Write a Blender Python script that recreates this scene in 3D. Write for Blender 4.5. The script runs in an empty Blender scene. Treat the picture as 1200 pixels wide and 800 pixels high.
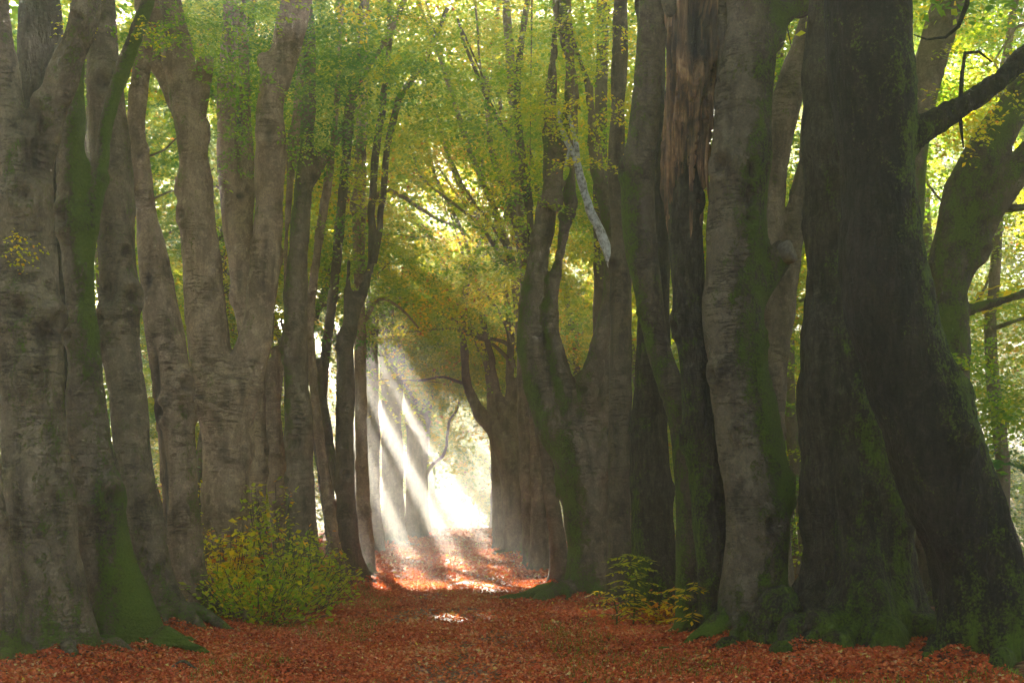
import bpy, math, random
import numpy as np
from mathutils import Vector

random.seed(7)
RNG = np.random.default_rng(7)
C = bpy.context.scene
COL = C.collection

# ------------------------------------------------------------------ camera, world, sun, exposure
F = 1667.0            # focal length in photograph pixels (1200 wide)
CX, HY, CAMH = 545.0, 590.0, 1.6
cam_d = bpy.data.cameras.new('camera')
cam = bpy.data.objects.new('camera', cam_d); COL.objects.link(cam)
cam.location = (0, 0, CAMH); cam.rotation_euler = (math.radians(90), 0, 0)
cam_d.sensor_width = 36; cam_d.lens = 36 * F / 1200
cam_d.shift_x = (600 - CX) / 1200; cam_d.shift_y = (HY - 400) / 1200
cam_d.clip_start = 0.1; cam_d.clip_end = 2000
C.camera = cam

SX, SZ = (200 - CX) / F, (HY - 0) / F          # direction towards the sun is (SX, 1, SZ)
sun_dir = Vector((SX, 1, SZ)).normalized()
sun_el = math.asin(sun_dir.z); sun_az = math.atan2(sun_dir.x, sun_dir.y)
w = bpy.data.worlds.new('World'); C.world = w; w.use_nodes = True
nt = w.node_tree; nt.nodes.clear()
sky = nt.nodes.new('ShaderNodeTexSky'); sky.sky_type = 'NISHITA'; sky.sun_disc = False
sky.sun_elevation = sun_el; sky.sun_rotation = sun_az
sky.air_density = 0.5; sky.dust_density = 0.6; sky.ozone_density = 0.3
bg = nt.nodes.new('ShaderNodeBackground'); bg.inputs[1].default_value = 0.05
wo = nt.nodes.new('ShaderNodeOutputWorld')
warm = nt.nodes.new('ShaderNodeMix'); warm.data_type = 'RGBA'; warm.blend_type = 'MULTIPLY'   # warm tint multiplied over the sky to offset its blue
warm.inputs[0].default_value = 1.0; warm.inputs[7].default_value = (1.12, 1.0, .80, 1)
nt.links.new(sky.outputs[0], warm.inputs[6]); nt.links.new(warm.outputs[2], bg.inputs[0]); nt.links.new(bg.outputs[0], wo.inputs[0])
sl = bpy.data.lights.new('sun', 'SUN'); sl.energy = 5.0; sl.angle = math.radians(0.8); sl.color = (1.0, 0.90, 0.74)
sun = bpy.data.objects.new('sun', sl); COL.objects.link(sun)
sun.rotation_euler = (-sun_dir).to_track_quat('-Z', 'Y').to_euler()
sun.location = (0, 0, 40)
C.view_settings.view_transform = 'Standard'; C.view_settings.look = 'None'
C.view_settings.gamma = 1.0; C.view_settings.exposure = 4.05
HAZE_DENSITY, HAZE_ANISO = 0.0037, 0.82
cy = C.cycles
cy.use_denoising = True; cy.denoiser = 'OPENIMAGEDENOISE'
cy.max_bounces = 6; cy.diffuse_bounces = 4; cy.glossy_bounces = 1; cy.transmission_bounces = 4
cy.volume_bounces = 1; cy.transparent_max_bounces = 4
cy.caustics_reflective = False; cy.caustics_refractive = False
cy.sample_clamp_indirect = 4.0; cy.sample_clamp_direct = 0.0
cy.use_adaptive_sampling = False

# ------------------------------------------------------------------ helpers
def tag(o, label=None, cat=None, group=None, kind=None):
    if label: o['label'] = label
    if cat: o['category'] = cat
    if group: o['group'] = group
    if kind: o['kind'] = kind
    return o

def W(px, py, Y):
    return np.array([(px - CX) / F * Y, Y, CAMH - (py - HY) / F * Y])

_perm = np.random.default_rng(3).random(65536)
def vnoise(p, seed=0):
    """value noise 0..1 for an (n,3) array"""
    p = np.asarray(p, float); i = np.floor(p).astype(np.int64); f = p - i
    f = f * f * f * (f * (f * 6 - 15) + 10)
    def h(a, b, c):
        n = (a * 73856093) ^ (b * 19349663) ^ (c * 83492791) ^ (seed * 2654435)
        n = (n ^ (n >> 13)) * 1274126177
        return _perm[(n ^ (n >> 16)) & 65535]
    x0, y0, z0 = i[:, 0], i[:, 1], i[:, 2]
    def L(a, b, t): return a + (b - a) * t
    c00 = L(h(x0, y0, z0), h(x0 + 1, y0, z0), f[:, 0]); c10 = L(h(x0, y0 + 1, z0), h(x0 + 1, y0 + 1, z0), f[:, 0])
    c01 = L(h(x0, y0, z0 + 1), h(x0 + 1, y0, z0 + 1), f[:, 0]); c11 = L(h(x0, y0 + 1, z0 + 1), h(x0 + 1, y0 + 1, z0 + 1), f[:, 0])
    return L(L(c00, c10, f[:, 1]), L(c01, c11, f[:, 1]), f[:, 2])
def fbm(p, seed=0, o=3):
    s = 0; a = 1; t = 0
    for k in range(o):
        s = s + a * vnoise(p * 2 ** k, seed + k); t += a; a *= .5
    return s / t

MOUNDS = [((px - CX) / F * Y, Y, wd / 2 * Y / F) for px, Y, wd in [(6, 13.2, 50), (70, 14, 115), (172, 15, 75), (205, 17.4, 75), (246, 18.4, 62), (265, 22, 85), (303, 26, 40), (340, 27, 40),
          (356, 26, 50), (403, 27.5, 28), (420, 28, 55), (463, 55, 34), (488, 66, 30), (612, 43, 46), (630, 35.5, 38), (658, 28, 44), (688, 23.6, 78), (732, 22, 50), (770, 20, 75), (808, 16.9, 52),
          (838, 16.2, 62), (886, 15.8, 105), (1000, 15.2, 185), (1068, 17, 90), (1122, 19, 84), (1162, 12.7, 140)]]
def gh(x, y):
    """ground height"""
    x = np.atleast_1d(np.asarray(x, float)); y = np.atleast_1d(np.asarray(y, float))
    p = np.stack([x * .35, y * .35, 0 * x], 1)
    e = np.clip((np.abs(x + .1) - 1.9) / 2.2, 0, 1); e = e * e * (3 - 2 * e)
    h = .10 * (fbm(p, 11) - .5) + .09 * e + e * .16 * (fbm(p * 2.6, 17) - .45) + .02 * (vnoise(p * 9, 5) - .5)
    h = h + .012 * (vnoise(p * 26, 8) - .5)
    for mx, my, mr in MOUNDS:
        dx = x - mx; dy = y - my; k = (np.abs(dx) < mr * 5) & (np.abs(dy) < mr * 5)
        if k.any():
            r = np.hypot(dx[k], dy[k]) / mr; a = np.arctan2(dy[k], dx[k])
            h[k] += mr * (.24 + .07 * np.sin(5 * a + mx * 3) + .05 * np.sin(9 * a + my)) * np.exp(-(np.clip(r - .5, 0, None) / 1.05) ** 2)
    d = np.clip(y - 84, 0, None); h = h - .0022 * d * d * np.exp(-d / 40)
    h = h + .24 * np.clip(y - 138, 0, None) + .22 * np.clip(np.abs(x) - 26, 0, None)      # banks added at the end and sides to block bright horizon sky
    return h
def gz(x, y): return float(gh(x, y)[0])

def mesh_from(name, v, f, mat, parent=None, smooth=True, attrs=None, loc=None):
    """v (n,3) world, f (m,k) uniform polygons; attrs {name: (domain, values)}"""
    me = bpy.data.meshes.new(name)
    v = np.asarray(v, np.float32); f = np.asarray(f, np.int32); k = f.shape[1]
    off = np.array(parent.location if parent else (loc if loc is not None else (0, 0, 0)), np.float32)
    me.vertices.add(len(v)); me.vertices.foreach_set('co', (v - off).ravel())
    me.loops.add(f.size); me.loops.foreach_set('vertex_index', f.ravel())
    me.polygons.add(len(f)); me.polygons.foreach_set('loop_start', np.arange(len(f), dtype=np.int32) * k)
    me.polygons.foreach_set('use_smooth', np.full(len(f), smooth))
    if attrs:
        for an, (dom, val) in attrs.items():
            a = me.attributes.new(an, 'FLOAT', dom); a.data.foreach_set('value', np.asarray(val, np.float32))
    me.update(calc_edges=True)
    me.materials.append(mat)
    o = bpy.data.objects.new(name, me); COL.objects.link(o)
    if parent: o.parent = parent
    elif loc is not None: o.location = loc
    return o

def empty(name, loc, **kw):
    o = bpy.data.objects.new(name, None); COL.objects.link(o); o.location = loc
    o.empty_display_size = .3
    return tag(o, **kw)

# ------------------------------------------------------------------ materials
def new_mat(name):
    m = bpy.data.materials.new(name); m.use_nodes = True
    n = m.node_tree; n.nodes.clear()
    return m, n
def N(n, t, **kw):
    x = n.nodes.new(t)
    for k, v in kw.items():
        if k == 'inp':
            for a, b in v.items(): x.inputs[a].default_value = b
        else: setattr(x, k, v)
    return x
def ramp(n, stops, src, mode='LINEAR'):
    r = n.nodes.new('ShaderNodeValToRGB'); e = r.color_ramp.elements; r.color_ramp.interpolation = mode
    while len(e) < len(stops): e.new(.5)
    for q, (p, c) in zip(e, stops):
        q.position = p; q.color = (*c, 1) if len(c) == 3 else c
    n.links.new(src, r.inputs[0]); return r
def noise(n, vec, scale, detail=4, rough=.55, mapscale=None, dist=0):
    if mapscale:
        mp = n.nodes.new('ShaderNodeMapping'); mp.inputs['Scale'].default_value = mapscale
        n.links.new(vec, mp.inputs[0]); vec = mp.outputs[0]
    x = n.nodes.new('ShaderNodeTexNoise'); x.inputs['Scale'].default_value = scale
    x.inputs['Detail'].default_value = detail; x.inputs['Roughness'].default_value = rough
    x.inputs['Distortion'].default_value = dist
    n.links.new(vec, x.inputs['Vector']); return x
def mix(n, fac, a, b, blend='MIX'):
    x = n.nodes.new('ShaderNodeMix'); x.data_type = 'RGBA'; x.blend_type = blend
    if hasattr(fac, 'links'): n.links.new(fac, x.inputs[0])
    else: x.inputs[0].default_value = fac
    for s, i in ((a, 6), (b, 7)):
        if hasattr(s, 'links'): n.links.new(s, x.inputs[i])
        else: x.inputs[i].default_value = (*s, 1)
    return x.outputs[2]
def math_(n, op, a, b=None, clamp=False):
    x = n.nodes.new('ShaderNodeMath'); x.operation = op; x.use_clamp = clamp
    for s, i in ((a, 0), (b, 1)):
        if s is None: continue
        if hasattr(s, 'links'): n.links.new(s, x.inputs[i])
        else: x.inputs[i].default_value = s
    return x.outputs[0]

def bark_material(name, dark, light, moss_col=(.085, .125, .008), ridged=False):
    m, n = new_mat(name)
    tc = N(n, 'ShaderNodeTexCoord'); v = tc.outputs['Object']
    big = noise(n, v, 1.1, 5, .6)
    mid = noise(n, v, 6, 6, .65, mapscale=(1, 1, .6))
    fine = noise(n, v, 38, 6, .7)
    streak = noise(n, v, 3.2, 5, .6, mapscale=(1.6, 1.6, .22))
    wr = noise(n, v, 2.6, 5, .62, mapscale=(1, 1, 6), dist=.35)          # horizontal wrinkles of beech bark
    wl = ramp(n, [(0, (0, 0, 0)), (.475, (0, 0, 0)), (.5, (1, 1, 1)), (.525, (0, 0, 0)), (1, (0, 0, 0))], wr.outputs[0])
    gate = ramp(n, [(.45, (0, 0, 0)), (.6, (1, 1, 1))], noise(n, v, 1.7, 2).outputs[0])
    wrk = math_(n, 'MULTIPLY', wl.outputs[0], gate.outputs[0])
    base = ramp(n, [(.28, dark), (.5, tuple((a + b) / 2 for a, b in zip(dark, light))), (.72, light)], math_(n, 'ADD', math_(n, 'MULTIPLY', mid.outputs[0], .55), math_(n, 'MULTIPLY', big.outputs[0], .45))).outputs[0]
    base = mix(n, ramp(n, [(.5, (0, 0, 0)), (.75, (1, 1, 1))], streak.outputs[0]).outputs[0], base, tuple(a * .7 for a in dark))
    vor = N(n, 'ShaderNodeTexVoronoi', inp={'Scale': 26}); n.links.new(v, vor.inputs['Vector'])
    spots = ramp(n, [(.0, (1, 1, 1)), (.18, (0, 0, 0))], vor.outputs['Distance'])
    blot = ramp(n, [(.40, (.66, .63, .60)), (.52, (1, 1, 1)), (.64, (1.12, 1.1, 1.06))], noise(n, v, 2.3, 7, .68, mapscale=(1.2, 1.2, .8), dist=.8).outputs[0])
    base = mix(n, 1.0, base, blot.outputs[0], 'MULTIPLY')
    lich = math_(n, 'MULTIPLY', ramp(n, [(.54, (0, 0, 0)), (.60, (1, 1, 1))], noise(n, v, 8, 6, .72).outputs[0]).outputs[0], .28)
    base = mix(n, lich, base, tuple(min(1, a * 1.35 + .02) for a in light))
    base = mix(n, math_(n, 'MULTIPLY', spots.outputs[0], .5), base, tuple(a * .5 for a in dark))
    base = mix(n, math_(n, 'MULTIPLY', wrk, .5), base, tuple(a * .38 for a in dark))
    fd = ramp(n, [(.34, (.66, .66, .66)), (.62, (1.15, 1.15, 1.15))], fine.outputs[0])
    base = mix(n, 1.0, base, fd.outputs[0], 'MULTIPLY')
    at = N(n, 'ShaderNodeAttribute', attribute_name='moss')
    mf = math_(n, 'ADD', at.outputs['Fac'], math_(n, 'SUBTRACT', math_(n, 'MULTIPLY', math_(n, 'ADD', mid.outputs[0], fine.outputs[0]), 1.25), 1.25))
    mfr = ramp(n, [(.33, (0, 0, 0)), (.52, (1, 1, 1))], mf)
    mossc = mix(n, fine.outputs[0], tuple(a * .55 for a in moss_col), tuple(a * 1.7 for a in moss_col))
    col = mix(n, math_(n, 'MULTIPLY', mfr.outputs[0], .92), base, mossc)
    ar = N(n, 'ShaderNodeAttribute', attribute_name='rot')
    rotc = ramp(n, [(.35, (.022, .013, .009)), (.6, (.085, .055, .036))], noise(n, v, 9, 5, .6, mapscale=(2, 2, .25)).outputs[0])
    col = mix(n, ar.outputs['Fac'], col, rotc.outputs[0])
    h = math_(n, 'ADD', math_(n, 'MULTIPLY', mid.outputs[0], .8), math_(n, 'MULTIPLY', fine.outputs[0], .35))
    h = math_(n, 'SUBTRACT', h, math_(n, 'MULTIPLY', wrk, .6))
    if ridged:
        rg = noise(n, v, 9, 5, .6, mapscale=(2.4, 2.4, .55), dist=.6)
        rr = ramp(n, [(.35, (0, 0, 0)), (.6, (1, 1, 1))], rg.outputs[0])
        h = math_(n, 'ADD', h, math_(n, 'MULTIPLY', rr.outputs[0], .9))
        col = mix(n, 1.0, col, ramp(n, [(.3, (.45, .42, .4)), (.6, (1.1, 1.1, 1.1))], rg.outputs[0]).outputs[0], 'MULTIPLY')
    h = math_(n, 'ADD', h, math_(n, 'MULTIPLY', math_(n, 'MULTIPLY', mfr.outputs[0], fine.outputs[0]), 1.2))
    bp = N(n, 'ShaderNodeBump', inp={'Strength': 1.0, 'Distance': .042}); n.links.new(h, bp.inputs['Height'])
    b = N(n, 'ShaderNodeBsdfPrincipled', inp={'Roughness': .78, 'Specular IOR Level': .28})
    n.links.new(col, b.inputs['Base Color']); n.links.new(bp.outputs[0], b.inputs['Normal'])
    o = N(n, 'ShaderNodeOutputMaterial'); n.links.new(b.outputs[0], o.inputs[0])
    return m

M = {}
M['bark'] = bark_material('beech_bark', (.085, .058, .036), (.27, .195, .122))
M['bark_warm'] = bark_material('beech_bark_warm', (.135, .082, .046), (.40, .272, .165))
M['bark_shade_dark'] = bark_material('old_shaded_bark', (.034, .026, .017), (.115, .088, .058), ridged=True)  # dark bark; the gloom on the shaded trunks is put into its colour too
M['bark_shade_black'] = bark_material('old_shade_black_bark', (.014, .010, .008), (.048, .034, .024), ridged=True)  # near-black copy: foreground darkness painted into the bark colour
M['bark_brown'] = bark_material('brown_bark', (.06, .042, .026), (.18, .132, .085))

def wood_material():
    m, n = new_mat('splintered_wood')
    tc = N(n, 'ShaderNodeTexCoord'); v = tc.outputs['Object']
    a = noise(n, v, 7, 7, .7, mapscale=(3, 3, .22)); b2 = noise(n, v, 3.2, 5, .65, mapscale=(1.3, 1.3, .8), dist=.5); f = noise(n, v, 30, 5, .7, mapscale=(2, 2, .3))
    c = ramp(n, [(.32, (.018, .011, .008)), (.44, (.08, .038, .022)), (.54, (.26, .125, .06)), (.68, (.62, .36, .18))], math_(n, 'ADD', math_(n, 'MULTIPLY', a.outputs[0], .6), math_(n, 'MULTIPLY', b2.outputs[0], .4)))
    at = N(n, 'ShaderNodeAttribute', attribute_name='rot')
    c2 = mix(n, at.outputs['Fac'], c.outputs[0], (.012, .008, .008))
    bp = N(n, 'ShaderNodeBump', inp={'Strength': 1.0, 'Distance': .05})
    n.links.new(math_(n, 'ADD', a.outputs[0], math_(n, 'MULTIPLY', f.outputs[0], .5)), bp.inputs['Height'])
    b = N(n, 'ShaderNodeBsdfPrincipled', inp={'Roughness': .6, 'Specular IOR Level': .4})
    n.links.new(c2, b.inputs['Base Color']); n.links.new(bp.outputs[0], b.inputs['Normal'])
    o = N(n, 'ShaderNodeOutputMaterial'); n.links.new(b.outputs[0], o.inputs[0]); return m
M['wood'] = wood_material()

def cut_material():
    m, n = new_mat('cut_wood')
    tc = N(n, 'ShaderNodeTexCoord')
    a = noise(n, tc.outputs['Object'], 22, 5, .7)
    c = ramp(n, [(.3, (.07, .05, .034)), (.7, (.26, .20, .14))], a.outputs[0])
    b = N(n, 'ShaderNodeBsdfPrincipled', inp={'Roughness': .8}); n.links.new(c.outputs[0], b.inputs['Base Color'])
    bp = N(n, 'ShaderNodeBump', inp={'Strength': .6, 'Distance': .02}); n.links.new(a.outputs[0], bp.inputs['Height']); n.links.new(bp.outputs[0], b.inputs['Normal'])
    o = N(n, 'ShaderNodeOutputMaterial'); n.links.new(b.outputs[0], o.inputs[0]); return m
M['cut'] = cut_material()

def leaf_material(name, stops, trans=.5, spec=.35):
    m, n = new_mat(name)
    at = N(n, 'ShaderNodeAttribute', attribute_name='hue')
    c = ramp(n, stops, at.outputs['Fac'])
    d = N(n, 'ShaderNodeBsdfPrincipled', inp={'Roughness': .65, 'Specular IOR Level': spec}); n.links.new(c.outputs[0], d.inputs['Base Color'])
    t = N(n, 'ShaderNodeBsdfTranslucent')
    tc = mix(n, 1.0, c.outputs[0], (2.5, 2.4, .6), 'MULTIPLY'); n.links.new(tc, t.inputs[0])
    mx = N(n, 'ShaderNodeMixShader', inp={0: trans}); n.links.new(d.outputs[0], mx.inputs[1]); n.links.new(t.outputs[0], mx.inputs[2])
    o = N(n, 'ShaderNodeOutputMaterial'); n.links.new(mx.outputs[0], o.inputs[0]); return m
# hue: 0 blue-green .. .5 green .. .8 yellow .. 1 orange brown
M['leaf'] = leaf_material('beech_leaves', [(0, (.035, .105, .045)), (.25, (.06, .15, .02)), (.5, (.15, .235, .014)), (.72, (.33, .31, .014)), (.87, (.5, .34, .018)), (.96, (.44, .17, .02)), (1, (.25, .07, .02))], .55)
M['litter'] = leaf_material('fallen_beech_leaves', [(0, (.17, .036, .016)), (.25, (.38, .072, .026)), (.5, (.50, .092, .036)), (.75, (.54, .18, .07)), (.93, (.5, .30, .16)), (1, (.5, .36, .05))], .12, .1)
M['grass'] = leaf_material('grass_blades', [(0, (.03, .07, .01)), (1, (.16, .22, .03))], .4)

def ground_material(name, pathy):
    m, n = new_mat(name)
    tc = N(n, 'ShaderNodeTexCoord'); v = tc.outputs['Object']
    vo = N(n, 'ShaderNodeTexVoronoi', inp={'Scale': 17, 'Randomness': 1}); n.links.new(v, vo.inputs['Vector'])
    vs = N(n, 'ShaderNodeSeparateColor'); n.links.new(vo.outputs['Color'], vs.inputs[0])
    col = ramp(n, [(0, (.075, .022, .014)), (.3, (.17, .042, .02)), (.6, (.30, .078, .032)), (.85, (.37, .13, .055)), (1, (.42, .23, .12))], vs.outputs[0])
    big = noise(n, v, .8, 5, .6)
    c = mix(n, 1.0, col.outputs[0], ramp(n, [(.3, (.62, .6, .6)), (.7, (1.05, 1.02, 1.0))], big.outputs[0]).outputs[0], 'MULTIPLY')
    edge = ramp(n, [(.0, (1, 1, 1)), (.5, (.45, .42, .4))], vo.outputs['Distance'])
    c = mix(n, 1.0, c, edge.outputs[0], 'MULTIPLY')
    if pathy:
        soil = ramp(n, [(.4, (0, 0, 0)), (.62, (1, 1, 1))], noise(n, v, 1.6, 6, .65, mapscale=(1.6, .35, 1)).outputs[0])
        c = mix(n, math_(n, 'MULTIPLY', soil.outputs[0], .5), c, (.24, .115, .075))
    else:
        g = ramp(n, [(.56, (0, 0, 0)), (.66, (1, 1, 1))], noise(n, v, .55, 6, .7).outputs[0])
        c = mix(n, math_(n, 'MULTIPLY', g.outputs[0], .6), c, (.06, .085, .02))
    h = math_(n, 'SUBTRACT', math_(n, 'MULTIPLY', vs.outputs[1], .7), vo.outputs['Distance'])
    bp = N(n, 'ShaderNodeBump', inp={'Strength': .9, 'Distance': .03}); n.links.new(h, bp.inputs['Height'])
    b = N(n, 'ShaderNodeBsdfPrincipled', inp={'Roughness': .62, 'Specular IOR Level': .35})
    n.links.new(c, b.inputs['Base Color']); n.links.new(bp.outputs[0], b.inputs['Normal'])
    o = N(n, 'ShaderNodeOutputMaterial'); n.links.new(b.outputs[0], o.inputs[0]); return m
M['ground'] = ground_material('leaf_strewn_soil', False)
M['path'] = ground_material('leaf_strewn_track', True)

# ------------------------------------------------------------------ ground and path
def grid_mesh(xs, ys, zoff):
    X, Y = np.meshgrid(xs, ys); x = X.ravel(); y = Y.ravel()
    z = gh(x, y) + zoff(x, y) if callable(zoff) else gh(x, y) + zoff
    v = np.stack([x, y, z], 1); nx = len(xs); ny = len(ys)
    i = np.arange((nx - 1)) + np.arange(ny - 1)[:, None] * nx; i = i.ravel()
    return v, np.stack([i, i + 1, i + 1 + nx, i + nx], 1)
def steps(a, b, d0, g):
    r = [a]; d = d0
    while r[-1] < b: r.append(r[-1] + d); d *= g
    return r
xs = np.array(sorted([-q for q in steps(0, 75, .12, 1.03)][1:] + steps(0, 75, .12, 1.03)))
ys = np.concatenate([-np.array(steps(-9, 30, .4, 1.05))[::-1][:-1], np.array(steps(9, 210, .12, 1.008))])
v, f = grid_mesh(xs, ys, 0.0)
tag(mesh_from('ground', v, f, M['ground']), kind='structure')
def pw(y): return 1.75 + .25 * np.sin(y * .21) + .15 * np.sin(y * .57 + 1)
yy = np.array(steps(6, 200, .15, 1.006)); us = np.linspace(-1, 1, 30)
U, YY = np.meshgrid(us, yy); x = (U * pw(YY) + .1 * np.sin(YY * .9 + U)).ravel(); y = YY.ravel()
zz = gh(x, y) + .012 * (1 - np.abs(U.ravel()) ** 6) - .004
v = np.stack([x, y, zz], 1); nx = len(us); i = (np.arange(nx - 1) + np.arange(len(yy) - 1)[:, None] * nx).ravel()
tag(mesh_from('path', v, np.stack([i, i + 1, i + 1 + nx, i + nx], 1), M['path']), kind='structure')

# ------------------------------------------------------------------ trunks
def catmull(P, step):
    """P (n,k) -> resampled smooth polyline"""
    P = np.asarray(P, float)
    if len(P) < 3:
        m = max(2, int(np.linalg.norm(P[-1, :3] - P[0, :3]) / step) + 1)
        t = np.linspace(0, 1, m)[:, None]; return P[0] * (1 - t) + P[-1] * t
    Q = np.vstack([2 * P[0] - P[1], P, 2 * P[-1] - P[-2]]); out = []
    for k in range(1, len(Q) - 2):
        a, b, c, d = Q[k - 1:k + 3]
        m = max(1, int(np.linalg.norm(c[:3] - b[:3]) / step))
        for t in np.arange(m) / m:
            out.append(.5 * (2 * b + (c - a) * t + (2 * a - 5 * b + 4 * c - d) * t * t + (3 * b - a - 3 * c + d) * t ** 3))
    out.append(P[-1]); return np.array(out)

def tube(P, sides=14, cap=True):
    """P (n,4) xyz r -> verts, quads (closed with flat quads fan collapsed)"""
    n = len(P); c = P[:, :3]; r = np.maximum(P[:, 3], .004)
    T = np.gradient(c, axis=0); T /= np.linalg.norm(T, axis=1)[:, None] + 1e-9
    up = np.array([0, 1, .01]) if abs(T[0][1]) < .9 else np.array([1., 0, 0])
    V = []
    for k in range(n):
        u = up - T[k] * np.dot(up, T[k]); u /= np.linalg.norm(u) + 1e-9; up = u
        w_ = np.cross(T[k], u); a = np.arange(sides) * 2 * math.pi / sides
        V.append(c[k] + r[k] * (np.cos(a)[:, None] * u + np.sin(a)[:, None] * w_))
    V = np.vstack(V + [c[:1], c[-1:]])
    fs = []
    k = np.arange(sides); k2 = (k + 1) % sides
    for j in range(n - 1): fs.append(np.stack([j * sides + k, j * sides + k2, (j + 1) * sides + k2, (j + 1) * sides + k], 1))
    Fq = np.vstack(fs)
    b = n * sides; e = (n - 1) * sides
    ke = np.arange(0, sides, 2)
    cap1 = np.stack([np.full(len(ke), b), (ke + 2) % sides, ke + 1, ke], 1)
    cap2 = np.stack([np.full(len(ke), b + 1), e + ke, e + ke + 1, e + (ke + 2) % sides], 1)
    return V, np.vstack([Fq, cap1, cap2])

def join(parts):
    V = []; Fs = []; o = 0
    for v, f in parts: V.append(v); Fs.append(f + o); o += len(v)
    return np.vstack(V), np.vstack(Fs)

def fuse(parts, voxel, smooth=7):
    v, f = join(parts)
    me = bpy.data.meshes.new('tmp'); me.vertices.add(len(v)); me.vertices.foreach_set('co', v.astype(np.float32).ravel())
    me.loops.add(f.size); me.loops.foreach_set('vertex_index', f.astype(np.int32).ravel())
    me.polygons.add(len(f)); me.polygons.foreach_set('loop_start', np.arange(len(f), dtype=np.int32) * 4)
    me.update(calc_edges=True); me.validate()
    ob = bpy.data.objects.new('tmp', me); COL.objects.link(ob)
    m = ob.modifiers.new('r', 'REMESH'); m.mode = 'VOXEL'; m.voxel_size = voxel; m.adaptivity = 0
    s = ob.modifiers.new('s', 'SMOOTH'); s.factor = .5; s.iterations = smooth
    dg = bpy.context.evaluated_depsgraph_get(); e = ob.evaluated_get(dg).to_mesh()
    n = len(e.vertices); V = np.empty(n * 3, np.float32); e.vertices.foreach_get('co', V)
    Nn = np.empty(n * 3, np.float32); e.vertices.foreach_get('normal', Nn)
    Fs = np.empty(len(e.polygons) * 4, np.int32); e.loops.foreach_get('vertex_index', Fs)
    ob.to_mesh_clear() if False else None
    bpy.data.objects.remove(ob); bpy.data.meshes.remove(me)
    return V.reshape(-1, 3).astype(float), Nn.reshape(-1, 3).astype(float), Fs.reshape(-1, 4)

THIN = []
TREES = []

def grow(P, rng, H, lean, parts, depth=0, voxel=.05):
    """continue a stem above the traced part"""
    p = P[-1, :3].copy(); r = P[-1, 3]; d = P[-1, :3] - P[-3, :3]; d /= np.linalg.norm(d)
    pts = [np.append(P[-2, :3], P[-2, 3]), np.append(p, r)]
    k = 0; lim = .045 if depth == 0 else .03
    while p[2] < H and r > lim and k < 16:
        d = d * .8 + np.array([lean * .10, 0, .26]) + rng.normal(0, .13, 3); d /= np.linalg.norm(d)
        p = p + d * 1.0; r = r * (.90 if depth == 0 else .82)
        pts.append(np.append(p, r)); k += 1
        if k % 3 == 2 and r > .07 and depth < 2:
            q = p.copy(); dd = d * .5 + np.array([rng.normal(lean * .7, .7), rng.normal(0, .7), .25]); dd /= np.linalg.norm(dd)
            b = np.array([np.append(q - d * .3, r * .5), np.append(q + dd * .4, r * .55), np.append(q + dd * .9, r * .5)])
            grow(b, rng, H - 1, lean, parts, depth + 1)
    pts = np.array(pts)
    if len(pts) > 3:
        S = catmull(pts, .35); THIN.append((S, depth))

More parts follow.
